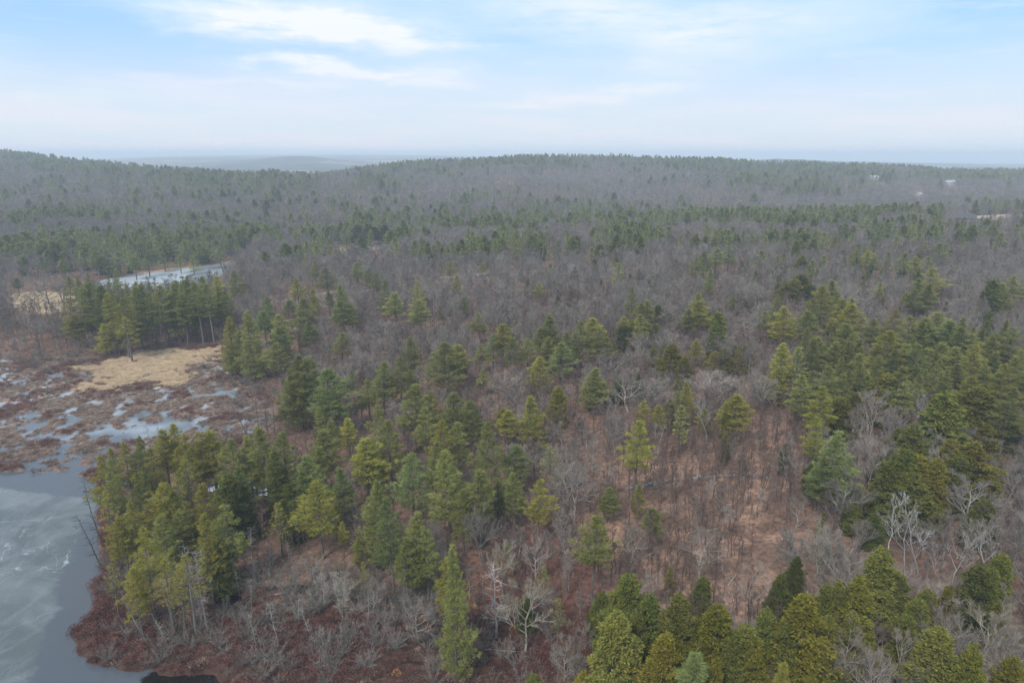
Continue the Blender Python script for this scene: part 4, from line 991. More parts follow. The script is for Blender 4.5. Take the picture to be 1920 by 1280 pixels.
# ------------------------------------------------------------------ masses nobody can count: instanced on points
def stuff(name, libname, pts, rot, scl, label, tint=(1, 1, 1), scz=None, variants=None, group=None):
    """one object: its points carry whole plants"""
    if len(pts) == 0: return
    vs = L[libname] if variants is None else [L[libname][i] for i in variants]
    me = bpy.data.meshes.new(name); pts = np.asarray(pts, np.float32)
    me.vertices.add(len(pts)); me.vertices.foreach_set('co', pts.ravel())
    n = len(pts)
    rv = np.zeros((n, 3), np.float32); rv[:, 2] = rot
    sv = np.stack([scl, scl, scl if scz is None else scz], 1).astype(np.float32)
    a = me.attributes.new('rot', 'FLOAT_VECTOR', 'POINT'); a.data.foreach_set('vector', rv.ravel())
    a = me.attributes.new('scl', 'FLOAT_VECTOR', 'POINT'); a.data.foreach_set('vector', sv.ravel())
    a = me.attributes.new('pick', 'INT', 'POINT'); a.data.foreach_set('value', np.random.default_rng(n).integers(0, len(vs), n).astype(np.int32))
    ob = bpy.data.objects.new(name, me); COL.objects.link(ob)
    ob.color = (tint[0], tint[1], tint[2], 1)
    t = bpy.data.node_groups.new(name, 'GeometryNodeTree')
    t.interface.new_socket('Geometry', in_out='INPUT', socket_type='NodeSocketGeometry'); t.interface.new_socket('Geometry', in_out='OUTPUT', socket_type='NodeSocketGeometry')
    gi = t.nodes.new('NodeGroupInput'); go = t.nodes.new('NodeGroupOutput')
    ip = t.nodes.new('GeometryNodeInstanceOnPoints'); jn = t.nodes.new('GeometryNodeJoinGeometry')
    for i, v in enumerate(vs):
        key = '_src_'+v['whole'].name
        so = bpy.data.objects.get(key) or bpy.data.objects.new(key, v['whole'])
        oi = t.nodes.new('GeometryNodeObjectInfo'); oi.inputs['Object'].default_value = so; oi.inputs['As Instance'].default_value = False
        g2 = t.nodes.new('GeometryNodeGeometryToInstance'); t.links.new(oi.outputs['Geometry'], g2.inputs[0]); t.links.new(g2.outputs[0], jn.inputs[0])
    def attr(nm, ty):
        a = t.nodes.new('GeometryNodeInputNamedAttribute'); a.data_type = ty; a.inputs['Name'].default_value = nm; return a.outputs['Attribute']
    t.links.new(gi.outputs[0], ip.inputs['Points']); t.links.new(jn.outputs[0], ip.inputs['Instance'])
    ip.inputs['Pick Instance'].default_value = True
    t.links.new(attr('pick', 'INT'), ip.inputs['Instance Index'])
    e2r = t.nodes.new('FunctionNodeEulerToRotation'); t.links.new(attr('rot', 'FLOAT_VECTOR'), e2r.inputs[0]); t.links.new(e2r.outputs[0], ip.inputs['Rotation'])
    t.links.new(attr('scl', 'FLOAT_VECTOR'), ip.inputs['Scale'])
    t.links.new(ip.outputs[0], go.inputs[0])
    md = ob.modifiers.new('plants', 'NODES'); md.node_group = t
    ob['kind'] = 'stuff'; ob['label'] = label
    if group: ob['group'] = group
    return ob

def scatter(y0, y1, step, seed, umax=.88, jit=.5):
    """jittered points over the strip of country in view"""
    rng = np.random.default_rng(seed)
    ys = np.arange(y0, y1, step); out = []
    for y in ys:
        w = max(y, 60)*umax+12
        xs = np.arange(-w, w, step)+rng.uniform(0, step)
        out.append(np.stack([xs+rng.uniform(-jit, jit, len(xs))*step, y+rng.uniform(-jit, jit, len(xs))*step], 1))
    return np.concatenate(out)

def free_of_hand(P, extra=.0):
    occ = np.array(occupied); keep = np.ones(len(P), bool)
    for x, y, r in occ: keep &= ((P[:, 0]-x)**2+(P[:, 1]-y)**2) > (r+extra)**2
    return keep

def fill_forest():
    rng = np.random.default_rng(1234)
    # --- candidate points
    near = scatter(62, 260, 4.6, 1); mid = scatter(260, 700, 4.8, 2); far = scatter(700, 1750, 6.6, 3)
    P = np.concatenate([near, mid, far]); X, Y = P[:, 0], P[:, 1]
    Z = height(X, Y)
    px, row = project(X, Y, Z)
    u = X/np.maximum(Y, 1)
    rd = np.interp(u2px(u), RP, RD)
    k = (Z > .35) & (Y < rd+130)
    for poly, m_ in ((POND, 1.0), (REED, 1.0), (POND2, 3), (BANK2, 1), (FIELD_L, 1), (FIELD_M, 2)):
        k &= sdf(poly, X, Y) > m_
    dm = sdf(MARSH, X, Y); k &= (dm > 1.5)
    k &= ~((px > 1785) & (Y > 606) & (Y < 690))
    k &= ~((np.exp(-((px-950)/28)**2-((Y-1180)/40)**2) > .5) & (Y > 900))
    gl = sdf(GLADE, X, Y) < 0
    k &= ~(gl & (rng.random(len(P)) < .22))
    for hx, hy, hr in HOUSE_CLEAR: k &= ~((np.abs(X-hx) < hr) & (Y < hy+hr) & (Y > hy-hr*5))
    clear = sdf(CLEAR, X, Y) < 0; openw = sdf(OPENWOOD, X, Y) < 0; heath = sdf(HEATH, X, Y) < 1
    P, X, Y, Z, px, row, gl, clear, openw, heath, dm, rd = [a[k] for a in (P, X, Y, Z, px, row, gl, clear, openw, heath, dm, rd)]
    n = len(P); rnd = rng.random(n)
    fh = np.ones(n, bool); sel = Y < 700; fh[sel] = free_of_hand(P[sel])
    # --- conifers by patches
    c1 = fbm(X, Y, 210, 3, 201); c2 = fbm(X, Y, 45, 3, 202)
    pc = np.zeros(n)
    hill = Y > 700
    ridge = smooth(380, 40, rd-Y)
    pc = np.where(hill, np.clip((c1-.44)*3.4+(c2-.5)*1.8+.14, .02, .9)*.44+.30*ridge*np.clip((c2-.36)*4, .15, 1.5), pc)
    # skyline stays mostly evergreen; the nearer slopes are grey with green flecks
    pc = np.where(hill & (Y < 1000), pc*.45, pc)
    midl = (Y > 430) & (Y <= 700)
    pc = np.where(midl, np.clip((c2-.45)*1.3+.09, 0.02, .55), pc)
    pc = np.where(midl & (px < 480) & (Y > 540), np.clip(.30+(c2-.5)*2.2, 0, .8), pc)
    pc = np.where((Y <= 430) & (px > 950) & (Y > 300), np.clip((c2-.5)*1.2+.08, .015, .45), pc)
    pc = np.where((Y <= 280) & (px > 1180) & (row < 880), .035, pc)
    con = (rnd < pc) & fh
    hemf = rng.random(n) < np.where(Y < 430, .8, .35)
    bare = ~con & fh
    # thinner where the ground shows
    rr2 = rng.random(n)
    bare &= ~(clear & (rr2 < .86)); bare &= ~(openw & (rr2 < .3)); bare &= ~(heath)
    pen = (px < 620) & (Y < 175); bare &= ~(pen & (rr2 < .45))
    mg = (dm < 14) & (Y < 300); bare &= ~(mg & (rr2 < .45))
    big = rng.random(n) < np.where((px > 1480) & (Y < 240), .70, np.where((px > 1140) & (Y < 330), .60, np.where(Y < 240, .28, .16)))
    young = ~big & (rng.random(n) < .75) & (Y < 560)
    big &= ~clear; young |= clear; kindof = np.where(big, 1, np.where(young, 2, 0)); kindof[Y > 480] = 3
    hh = np.where(kindof == 1, rng.uniform(8.5, 12.5, n), np.where(kindof == 2, rng.uniform(8.5, 12.5, n), rng.uniform(9, 13.5, n)))
    hh *= np.where((Y < 200) & (px < 1480) & (px > 700), .82, 1)*np.where(pen, .55, 1)*np.where(mg, .6, 1)
    hh = np.where(con, np.where(hemf & (Y < 430), rng.uniform(6, 10, n), np.where(Y > 700, rng.uniform(9, 18, n)*(.85+.4*c2), rng.uniform(12, 18, n))), hh)
    pxt, rowt = project(X, Y, Z+hh)
    for (a0, a1, r0, r1, ym, f_, pr) in [(606, 726, 460, 473, 610, .4, .75), (200, 445, 497, 528, 480, .6, .35), (18, 150, 547, 584, 400, .45, .9), (500, 640, 553, 582, 400, .5, .75), (800, 990, 514, 531, 440, .6, .4),
                                     (1622, 1654, 326, 343, 1600, .45, .7), (1766, 1797, 336, 353, 1600, .45, .7), (1714, 1734, 358, 369, 1600, .4, 1), (1786, 1832, 392, 413, 690, .35, 1), (1832, 1925, 405, 416, 690, .4, .8), (925, 972, 328, 342, 1250, .6, .6)]:
        mm = (pxt > a0) & (pxt < a1) & (rowt < r1) & (row > r0) & (Y < ym) & (rng.random(n) < pr); hh = np.where(mm, hh*f_, hh)
    pxt, rowt = project(X, Y, Z+hh)
    # leave the trees read from the photograph standing clear of the scattered ones before them
    cover = np.zeros(n); cw = hh*.20*1280/np.maximum(Y, 60)
    for (sx, sr, sw, sh, sy) in shown:
        cover = np.maximum(cover, ((np.abs(pxt-sx) < sw*.5+cw*.8) & (rowt > sr-4) & (rowt < sr+sh*.74) & (Y < sy))*1.)
    cr_ = rng.random(n); bare &= ~((cover > 0) & (cr_ < .42)); hh = np.where((cover > 0) & ~con, hh*.58, hh)
    vis = (pxt > -25) & (pxt < 1945) & (rowt < 1290)
    size = np.where(vis, hh/np.maximum(Y, 1), 0)
    tintw = np.clip(fbm(X, Y, 30, 2, 301), 0, 1)
    # --- bare trees: the 300 largest in view stand alone
    ib = np.where(bare)[0]; ib = ib[np.argsort(-size[ib])]
    lone = [i for i in ib if vis[i]][:300-len([b for b in BARES if b[4] in ('bare', 'spread')])]
    ls = set(lone)
    for i in lone:
        ln = {1: 'spread' if rng.random() < .55 else 'bare', 2: 'pole', 0: 'bare', 3: 'bare'}[int(kindof[i])]
        vi = int(rng.integers(len(L[ln]))); v = L[ln][vi]; s = hh[i]/v['h']
        t = .82+.45*rng.random(); tint = (t, t*(.98), t*(.97))
        add_tree(ln, vi, X[i], Y[i], Z[i], s, s*rng.uniform(.9, 1.15), rng.uniform(0, 6.28), tint, 'bare_tree', 'bare tree', 'bare tree', 'wood', pxt[i], rowt[i]+25, 'leafless trees')
    rest = np.array([i for i in ib if i not in ls])
    rest = rest[(pxt[rest] > -160) & (pxt[rest] < 2080)]
    def put(name, ln, idx, label, sxy=(.9, 1.15), tint=(1, 1, 1)):
        if len(idx) == 0: return
        h0 = np.mean([v['h'] for v in L[ln]]); s = hh[idx]/h0
        stuff(name, ln, np.stack([X[idx], Y[idx], Z[idx]-.15], 1), rng.uniform(0, 6.28, len(idx)), s*rng.uniform(*sxy, len(idx)), label, tint, scz=s)
    r1 = rest[kindof[rest] == 1]; put('bare_woodland', 'bare', np.concatenate([r1[::2], rest[kindof[rest] == 0]]), 'mass of leafless grey trees filling the forest', (.95, 1.3))
    put('spreading_bare_woodland', 'spread', r1[1::2], 'mass of wide leafless trees with grey limbs', (.85, 1.1))
    put('slender_bare_woodland', 'pole', rest[kindof[rest] == 2], 'mass of slender leafless trees standing close together', (.9, 1.3), (.92, .88, .88))
    put('distant_bare_woodland', 'far_bare', rest[kindof[rest] == 3], 'distant leafless woodland covering the hills', (1.0, 1.35), (.98, .97, 1.0))
    # --- scattered conifers
    ic = np.where(con)[0]; ic = ic[np.argsort(-size[ic])]
    need = max(0, 300-len(PINES)); lonec = []
    for i in ic:
        if len(lonec) >= need: break
        if vis[i] and not (hemf[i] and Y[i] < 430): lonec.append(i)
    lh = [i for i in ic if vis[i] and hemf[i] and Y[i] < 430]
    lc = set(lonec) | set(lh)
    for i in lonec:
        ln = 'pine_far' if Y[i] > 400 else 'pine'; vi = int(rng.integers(len(L[ln]))); v = L[ln][vi]; s = hh[i]/v['h']
        tint = [G, YG, DK, BL][int(rng.integers(4))]
        add_tree(ln, vi, X[i], Y[i], Z[i], s, s*rng.uniform(.85, 1.2), rng.uniform(0, 6.28), tint, 'white_pine', 'pine tree', 'pine', 'needle', pxt[i], rowt[i]+12, 'evergreen pines standing among the bare trees', parts=Y[i] < 400)
    for i in lh[:150]:
        vi = int(rng.integers(5)); v = L['hemlock'][vi]; s = hh[i]/v['h']
        add_tree('hemlock', vi, X[i], Y[i], Z[i], s, s*rng.uniform(.7, 1.05), rng.uniform(0, 6.28), [DK, OL, G][int(rng.integers(3))], 'hemlock', 'hemlock tree', 'hemlock', 'needle', pxt[i], rowt[i]+15, 'dense dark hemlocks')
    rc = np.array([i for i in ic if i not in lc]); rc = rc[(pxt[rc] > -160) & (pxt[rc] < 2080)]
    a = rng.random(len(rc))
    put('distant_pines', 'pine_far', rc[a < .7], 'dark pines scattered over the distant wooded hills', (1.15, 1.8), (.98, 1.0, .98))
    put('distant_hemlocks', 'hemlock_far', rc[a >= .7], 'dark hemlocks scattered over the distant wooded hills', (1.0, 1.6), (1.05, 1.1, 1.1))
    # --- the closed pine stands behind the reed bed and behind the far pond
    for nm, x0, x1, r0, r1, cnt, hlo, hhi, lab in (('reed_bed_pine_stand', 125, 425, 592, 652, 46, 15, 24, 'crowded tall pines filling the stand behind the reed bed'), ('far_pond_pine_stand', 150, 455, 470, 497, 85, 12, 18, 'crowded pines filling the stand behind the far pond'),
                                                   ('point_pine_stand', 200, 470, 915, 1090, 9, 10, 14, 'crowded younger pines filling the wooded point'), ('right_pine_stand', 1500, 1960, 690, 800, 60, 11, 16, 'crowded pines filling the wide stand on the right')):
        q, ok_ = hit(rng.uniform(x0, x1, cnt), rng.uniform(r0, r1, cnt), 0); zq = height(q[:, 0], q[:, 1]); kk = (zq > .3) & (sdf(REED, q[:, 0], q[:, 1]) > 2) & (sdf(POND2, q[:, 0], q[:, 1]) > 4); q, zq = q[kk], zq[kk]
        ln = 'pine' if nm != 'far_pond_pine_stand' else 'pine_far'; s = rng.uniform(hlo, hhi, len(q))/20.
        stuff(nm, ln, np.stack([q[:, 0], q[:, 1], zq], 1), rng.uniform(0, 6.28, len(q)), s*rng.uniform(.8, 1.25, len(q)), lab, (.95, .95, .95), scz=s)
    # --- young trees: under the canopy everywhere near, dense in the clearing
    S1 = scatter(70, 330, 2.4, 5); X, Y = S1[:, 0], S1[:, 1]; Z = height(X, Y); px, row = project(X, Y, Z)
    cl = sdf(CLEAR, X, Y); hd = sdf(HEATH, X, Y)
    r_ = rng.random(len(X))
    dens = np.where(cl < 0, .95, np.where((px > 980) & (px < 1560) & (row < 900), .55, np.where(px > 1560, .16, .30)))
    dens = np.where(sdf(OPENWOOD, X, Y) < 0, .42, dens); dens = np.where(hd < 1, .035, dens)
    dens = np.where(fbm(X, Y, 9, 2, 401) < .36, dens*.15, dens)
    ok = (r_ < dens) & (Z > .4) & (sdf(POND, X, Y) > 2) & (sdf(REED, X, Y) > 2) & (sdf(MARSH, X, Y) > 4) & free_of_hand(S1, -.8) & (px > -100) & (px < 2020)
    X, Y, Z, px, row, cl = [q[ok] for q in (X, Y, Z, px, row, cl)]
    hh = rng.uniform(5, 9.5, len(X)); o = np.argsort(-(hh/Y)*((px > 0) & (px < 1920) & (row < 1300)))
    for i in o[:300]:
        vi = int(rng.integers(5)); v = L['sapling'][vi]; s = hh[i]/v['h']; t = rng.uniform(.75, 1.35)
        r0 = bpy.data.objects.new('young_tree', v['whole']); COL.objects.link(r0); r0.color = (t, t*.97, t*.95, 1)
        r0.location = (X[i], Y[i], Z[i]-.1); r0.scale = (s, s, s); r0.rotation_euler = (0, 0, rng.uniform(0, 6.28)); r0['category'] = 'young tree'
        reg(r0, 'young bare tree', 'thin '+('pale' if t > 1.1 else 'brown' if t > .9 else 'dark'), px[i], row[i]-20, 'thin leafless young trees')
    o = o[300:]; s = hh[o]/8.5
    stuff('young_woodland', 'sapling', np.stack([X[o], Y[o], Z[o]-.1], 1), rng.uniform(0, 6.28, len(o)), s*rng.uniform(.8, 1.3, len(o)), 'thicket of thin leafless young trees', (1.0, .95, .93), scz=s)
    # small evergreen saplings and fallen sticks
    S2 = scatter(72, 260, 4.0, 6); X, Y = S2[:, 0], S2[:, 1]; Z = height(X, Y)
    ok = (Z > .45) & (sdf(POND, X, Y) > 2) & (sdf(MARSH, X, Y) > 2) & (rng.random(len(X)) < .8)
    X, Y, Z = X[ok], Y[ok], Z[ok]
    stuff('fallen_sticks', 'litter', np.stack([X, Y, Z], 1), rng.uniform(0, 6.28, len(X)), rng.uniform(.6, 1.2, len(X)), 'fallen sticks and dead branches lying on the forest floor', (.7, .65, .62))

def fill_marsh():
    rng = np.random.default_rng(77)
    # heath bushes on the point and along the shore
    S1 = scatter(66, 175, .95, 11, umax=.80); X, Y = S1[:, 0], S1[:, 1]; Z = height(X, Y)
    dp = sdf(POND, X, Y); hd = sdf(HEATH, X, Y)
    d = np.where(hd < 2, 1.0, np.where(hd < 9, .30, 0)); d = np.maximum(d, np.where((dp < 5) & (dp > -2), .95, 0)*(X < -30))
    gap = fbm(X, Y, 6, 3, 411)
    ok = (rng.random(len(X)) < d*np.clip((gap-.34)*6, .3, 1)) & (Z > .02) & (X < 25)
    X, Y, Z = X[ok], Y[ok], Z[ok]; m = len(X)
    stuff('heath', 'heath', np.stack([X, Y, Z-.1], 1), rng.uniform(0, 6.28, m), rng.uniform(.55, 1.15, m), 'low maroon heath bushes covering the shore')
    # straw tussocks among the heath
    ok2 = rng.random(m) < .22
    k2 = ok2.sum(); jx = rng.uniform(-1, 1, (k2, 2))
    Xt, Yt = X[ok2]+jx[:, 0], Y[ok2]+jx[:, 1]; Zt = height(Xt, Yt); g = Zt > .02
    tx = [np.stack([Xt[g], Yt[g], Zt[g]], 1)]
    # marsh: grass tussocks and low bushes on every patch that stands out of the water
    S1 = scatter(158, 292, .95, 12, umax=1.0); S1 = S1[S1[:, 0] < -30]; X, Y = S1[:, 0], S1[:, 1]; dm = sdf(MARSH, X, Y)
    k = (dm < 2); X, Y = X[k], Y[k]; Z = height(X, Y); dr = sdf(REED, X, Y)+(fbm(X, Y, 5, 4, 421)-.5)*13+7*(fbm(X, Y, 3.2, 3, 425) < .36)
    b = fbm(X, Y, 9, 3, 431)+.12*smooth(-20, 30, X+70)
    r_ = rng.random(len(X))
    reed = (dr < 0) & (Z > .05)
    tus = ~reed & (Z > .01) & (Z < .6) & ((b < .54) & (r_ < .8) | (r_ < .18))
    bush = ~reed & (Z > .10) & (b >= .52) & (r_ > .25)
    def P3(mk, dz=0): return np.stack([X[mk], Y[mk], Z[mk]-dz], 1)
    tx.append(P3(tus, .05)); T = np.concatenate(tx); m = len(T)
    stuff('marsh_tussocks', 'tussock', T, rng.uniform(0, 6.28, m), rng.uniform(.6, 1.25, m), 'dead tan and rust grass tussocks standing in the marsh')
    m = reed.sum(); stuff('reed_bed', 'reed', P3(reed, .05), rng.uniform(0, 6.28, m), rng.uniform(.7, 1.1, m), 'straw-coloured reed bed beyond the marsh')
    m = bush.sum(); stuff('marsh_bushes', 'heath', P3(bush, .12), rng.uniform(0, 6.28, m), rng.uniform(.5, 1.0, m), 'low brown and maroon bushes in the marsh', (1.15, 1.15, 1.15))
    gs = ~reed & (Z > .05) & (rng.random(len(X)) < np.where(b > .5, .13, .05)); m = gs.sum()
    stuff('marsh_scrub', 'alder', P3(gs, .1), rng.uniform(0, 6.28, m), rng.uniform(.22, .5, m), 'knee-high grey scrub scattered over the marsh', (.9, .88, .86))
    # grey shrubs: individuals
    spots = [(612,1110,5.5,1),(585,1075,4,1),(560,1150,4,1),(540,1120,4,1),(600,1140,4.5,1),(640,1125,4,1),(670,1150,4,1),(480,1090,4,1),(430,1105,4,1),(510,1105,4,1),(700,1140,3.5,1),(770,1130,3.5,1),(800,1150,3.5,1),(740,1215,3,1),(460,1160,3,1),(520,1185,2.5,1),(590,1195,2.5,1),(640,1200,2.5,1),
             (370,693,4,.7),(382,690,3.5,.7),(392,680,4,.7),(425,675,4,.7),(440,700,4,.9),(460,720,4,.9),(445,745,3.5,.9),(410,760,3,.9),(430,775,3,.9),(470,790,3,.8),(60,692,4,.7),(30,700,3.5,.7),(90,700,3.5,.7),(10,715,3,.7),(45,730,3,.8),(100,740,2.5,.8),(160,850,2.5,.6),(20,675,4,.8),(130,668,4,.7),(75,668,4,.8),
             (420,815,3,.8),(380,800,3,.8),(355,790,3,.8),(880,1190,3.5,1),(910,1215,3.5,1),(690,1250,3,1),(600,1255,2.5,1),(850,1260,3,1),(520,1245,2.5,1),(970,1250,3,1)]
    px = np.array([s[0] for s in spots], float); row = np.array([s[1] for s in spots], float)
    P, ok = hit(px, row, 0); Z = height(P[:, 0], P[:, 1])
    for i, s in enumerate(spots):
        v = L['alder'][i % 3]; sc = s[2]/v['h']
        o = bpy.data.objects.new('grey_shrub', v['whole']); COL.objects.link(o); o.location = (P[i, 0], P[i, 1], max(Z[i], 0)-.1); o.scale = (sc*1.25, sc*1.25, sc); o.rotation_euler = (0, 0, rng.uniform(0, 6.28))
        o.color = (s[3], s[3], s[3], 1); o['category'] = 'shrub'
        reg(o, 'leafless shrub', ('big' if s[2] >= 4 else 'small')+' '+('pale grey' if s[3] >= .9 else 'dark grey'), s[0], s[1], 'grey leafless shrubs')
    # belt of low grey scrub between wood and marsh
    S3 = scatter(105, 300, 2.1, 13, umax=1.0); X, Y = S3[:, 0], S3[:, 1]; k = X < 20; X, Y = X[k], Y[k]; dm = sdf(MARSH, X, Y); Z = height(X, Y); px, row = project(X, Y, Z); hd = sdf(HEATH, X, Y)
    ok = (Z > .2) & ((np.abs(dm) < 9) & (sdf(REED, X, Y) > 3) & (rng.random(len(X)) < .42) | False)
    S4 = scatter(70, 130, 1.5, 14, umax=1.0); X4, Y4 = S4[:, 0], S4[:, 1]; Z4 = height(X4, Y4); p4, r4 = project(X4, Y4, Z4)
    w4 = np.where((p4 > 400) & (p4 < 860) & (r4 > 1075) & (r4 < 1215), .42, np.where((p4 > 190) & (p4 < 1040) & (r4 > 1060) & (r4 < 1290), .24, .0))*(.4+1.2*(fbm(X4, Y4, 5, 2, 441) > .5))
    k4 = (rng.random(len(X4)) < w4) & (Z4 > .15); m4 = k4.sum()
    stuff('grey_brush', 'alder', np.stack([X4[k4], Y4[k4], Z4[k4]-.1], 1), rng.uniform(0, 6.28, m4), rng.uniform(.4, 1.15, m4), 'tangled grey leafless brush between the heath and the wood', (.82, .80, .76))
    X, Y, Z = X[ok], Y[ok], Z[ok]; m = len(X)
    stuff('scrub', 'alder', np.stack([X, Y, Z-.1], 1), rng.uniform(0, 6.28, m), rng.uniform(.35, .95, m), 'leafless grey scrub fringing the marsh', (.72, .68, .66))
    # young beeches that kept their dead leaves
    for (a, b_, h) in [(793,1166,1.6),(803,1184,1.6),(958,1160,1.5),(962,1184,1.7),(985,1180,1.2),(744,1268,1.6),(352,1170,1.8),(1240,828,1.2),(1262,840,1.2)]:
        p, _ = hit(a, b_, 0); z = float(height(p[:, 0], p[:, 1])[0]); v = L['beech'][0]; sc = h/v['h']
        o = bpy.data.objects.new('young_beech', v['whole']); COL.objects.link(o); o.location = (p[0, 0], p[0, 1], z-.05); o.scale = (sc, sc, sc); o.rotation_euler = (0, 0, a); o['category'] = 'sapling'
        reg(o, 'young beech', 'orange-leaved', a, b_, 'orange-leaved young beeches')
#SPLIT_C
# ------------------------------------------------------------------ far buildings, wall, logs
def mat_flat(name, c, rough=.8):
    m, g, o = mat_new(name)
    P = g.new('ShaderNodeTexCoord').outputs['Object']; n = g.noise(P, 2.0, 4, .6)
    hsv = g.new('ShaderNodeHueSaturation'); hsv.inputs['Color'].default_value = (*c, 1); g.l.new(g.m('MULTIPLY_ADD', n, .4, .8), hsv.inputs['Value'])
    b = g.new('ShaderNodeBsdfPrincipled'); g.l.new(hsv.outputs[0], b.inputs['Base Color']); b.inputs['Roughness'].default_value = rough
    g.l.new(b.outputs[0], o.inputs[0]); return m
M['white_wall'] = mat_flat('white_siding', (.50, .50, .50)); M['grey_wall'] = mat_flat('grey_siding', (.45, .46, .47)); M['brown_wall'] = mat_flat('brown_siding', (.12, .085, .065))
M['roof_dark'] = mat_flat('dark_shingle', (.06, .055, .055)); M['roof_pale'] = mat_flat('pale_metal_roof', (.30, .31, .32), .7); M['glass'] = mat_flat('window_glass', (.05, .06, .07), .1); M['stone'] = mat_flat('field_stone', (.24, .23, .21)); M['log'] = mat_flat('weathered_log', (.40, .34, .28))
def box_vf(x0, x1, y0, y1, z0, z1):
    V = np.array([(x, y, z) for z in (z0, z1) for y in (y0, y1) for x in (x0, x1)], float)
    Q = [(0, 2, 3, 1), (4, 5, 7, 6), (0, 1, 5, 4), (2, 6, 7, 3), (0, 4, 6, 2), (1, 3, 7, 5)]
    F = np.array([t for q in Q for t in ((q[0], q[1], q[2]), (q[0], q[2], q[3]))]); return V, F
def child(name, vf, mat, parent):
    o = bpy.data.objects.new(name, mesh_np(name, vf[0], vf[1], mat)); COL.objects.link(o); o.parent = parent; return o
def house(px, row, W, D, H, roof_h, wall, roof, yaw, label, name, cat, chim=True, rows=2, lift=0.):
    p, ok = hit(px, row, H+roof_h+lift); x, y = p[0]; z = float(height(p[:, 0], p[:, 1])[0])
    r_ = bpy.data.objects.new(name, None); COL.objects.link(r_); r_.location = (x, y, z-.2); r_.rotation_euler = (0, 0, yaw); r_['label'] = label; r_['category'] = cat
    H = H+lift
    V, F = box_vf(-W/2, W/2, -D/2, D/2, 0, H)
    V = np.concatenate([V, [(-W/2, 0, H+roof_h-.15), (W/2, 0, H+roof_h-.15)]]); F = np.concatenate([F, [(4, 6, 8), (7, 5, 9)]])
    child('wall', (V, F), wall, r_)
    e = .5
    for s in (-1, 1):
        Vr = np.array([(-W/2-e, s*(D/2+e), H-.3), (W/2+e, s*(D/2+e), H-.3), (W/2+e, 0, H+roof_h), (-W/2-e, 0, H+roof_h)]); Vr = np.concatenate([Vr, Vr+np.array([0, 0, .22])])
        Fr = np.array([(0, 1, 2), (0, 2, 3), (4, 6, 5), (4, 7, 6), (0, 5, 1), (0, 4, 5), (1, 6, 2), (1, 5, 6), (2, 7, 3), (2, 6, 7), (3, 4, 0), (3, 7, 4)])
        rf = child('roof', (Vr, Fr), roof, r_)
    if chim: child('chimney', box_vf(W*.2, W*.2+.9, -.4, .5, H, H+roof_h+1.0), M['stone'], r_)
    nx = max(2, int(W/3.2))
    for k in range(rows):
        for i in range(nx):
            xx = -W/2+W*(i+.5)/nx; zz = H-lift+lift*1. - (H-lift)*(1-(k+.35)/rows) if False else (lift+(H-lift)*(k+.30)/rows)
            if k == 0 and i == nx//2:
                child('door', box_vf(xx-.5, xx+.5, -D/2-.06, -D/2-.003, lift+.1, lift+2.2), roof, r_)
            else:
                f = child('window', box_vf(xx-.62, xx+.62, -D/2-.05, -D/2-.003, zz, zz+1.5), M['white_wall'], r_)
                child('pane', box_vf(xx-.5, xx+.5, -D/2-.07, -D/2-.051, zz+.12, zz+1.38), M['glass'], f)
    return x, y
HOUSE_CLEAR = []
def buildings():
    for args, r_ in (((1638,329,17,9,5.6,3.2,M['white_wall'],M['roof_pale'],.25,'white two-storey house among trees below the skyline','white_house','house'),9),
                     ((1781,338,15,9,5.2,3.2,M['grey_wall'],M['roof_pale'],-.2,'pale grey house with light roof farthest right on the hillside','grey_house','house'),8),
                     ((1724,361,9,7,2.8,2.2,M['white_wall'],M['roof_pale'],.4,'small white cabin roof showing between the two far houses','cabin','cabin'),6),
                     ((1808,400,17,12,3.4,3.6,M['brown_wall'],M['roof_dark'],-.35,'low dark-roofed barn at the edge of the plateau pasture','barn','barn'),9)):
        x, y = house(*args, rows=1 if args[4] < 4 else 2); HOUSE_CLEAR.append((x, y, r_))
def polyline(pts, z=None):
    P, _ = hit(np.array([p[0] for p in pts], float), np.array([p[1] for p in pts], float), 0); return P
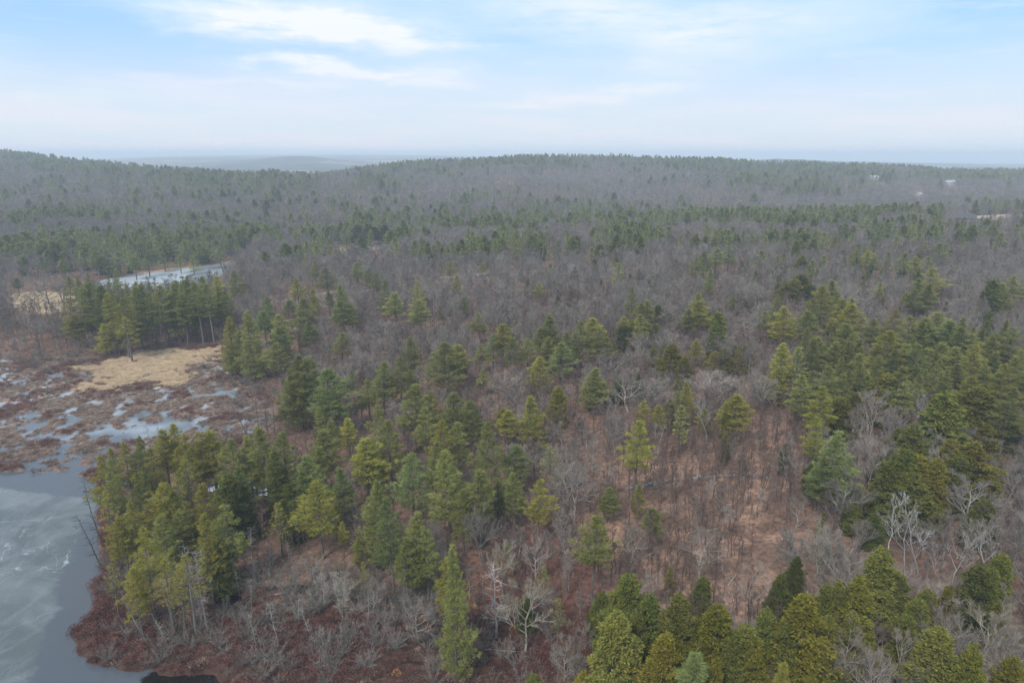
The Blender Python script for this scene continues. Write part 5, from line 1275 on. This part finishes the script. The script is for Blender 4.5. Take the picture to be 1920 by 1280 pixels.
def stone_wall():
    rng = np.random.default_rng(5); P = polyline([(1175, 918), (1215, 908), (1270, 900), (1330, 894), (1400, 891), (1450, 893)])
    vf = []
    for i in range(len(P)-1):
        a, b = P[i], P[i+1]; za, zb = height(P[i:i+2, 0], P[i:i+2, 1]); n = int(np.hypot(*(b-a))/.32)
        for k in range(n):
            q = a+(b-a)*(k+rng.random())/n+rng.normal(size=2)*.22; z = za+(zb-za)*(k+.5)/n; r_ = rng.uniform(.16, .38)
            V = rng.normal(size=(8, 3))*.25+np.array([(sx, sy, sz) for sx in (-1, 1) for sy in (-1, 1) for sz in (-1, 1)])*.8; V = V*r_*np.array([1.2, 1, .75])+np.array([q[0], q[1], z+rng.uniform(0, .55)])
            F = box_vf(0, 1, 0, 1, 0, 1)[1]; F2 = np.array([0, 4, 2, 6, 1, 5, 3, 7])[F]; vf.append((V, F2))
    V, F = join(*vf); o = bpy.data.objects.new('stone_wall', mesh_np('stone_wall', V, F, M['stone'])); COL.objects.link(o)
    o['label'] = 'low tumbled stone wall crossing the rust-coloured clearing'; o['category'] = 'stone wall'
def logs():
    for i, (a, b, c, d, r_, lab) in enumerate([(503, 1117, 562, 1107, .16, 'pale fallen trunk lying across the dark pool by the heath'), (1365, 1100, 1380, 1078, .10, 'thin pale fallen trunk in the rust-coloured clearing'), (905, 1218, 985, 1222, .11, 'long thin fallen trunk in the open wood above the heath'),
                              (1600, 955, 1650, 945, .12, 'fallen trunk under the grey trees left of the big hemlock clump'), (1870, 938, 1918, 950, .12, 'fallen trunk at the right edge beside a patch of brown leaves'), (545, 1262, 610, 1240, .08, 'thin fallen trunk lying in the maroon heath'), (1290, 1000, 1345, 992, .1, 'fallen trunk in the middle of the rust-coloured clearing'), (1180, 1035, 1196, 1016, .1, 'short fallen trunk at the left side of the clearing')]):
        P, _ = hit(np.array([a, c], float), np.array([b, d], float), 0); Z = height(P[:, 0], P[:, 1])
        n = 5; segs = []; rng = np.random.default_rng(i)
        pts = [np.array([*(P[0]+(P[1]-P[0])*k/n), Z[0]+(Z[1]-Z[0])*k/n+r_*.8+.1])+rng.normal(size=3)*.05 for k in range(n+1)]
        for k in range(n): segs.append((pts[k], pts[k+1], r_*(1-k/n*.5), r_*(1-(k+1)/n*.5)))
        r0 = bpy.data.objects.new('fallen_log', mesh_np('fallen_log', *tubes(segs, 6), M['log'])); COL.objects.link(r0); r0['label'] = lab; r0['category'] = 'log'
        br = [(pts[k], pts[k]+np.array([rng.normal()*.8, rng.normal()*.8, rng.uniform(.4, 1.3)]), r_*.35, .02) for k in range(2, n)]
        child('branch_stub', tubes(br, 4), M['log'], r0)
buildings(); place_hand(); fill_forest(); fill_marsh(); stone_wall(); logs(); finish_labels()
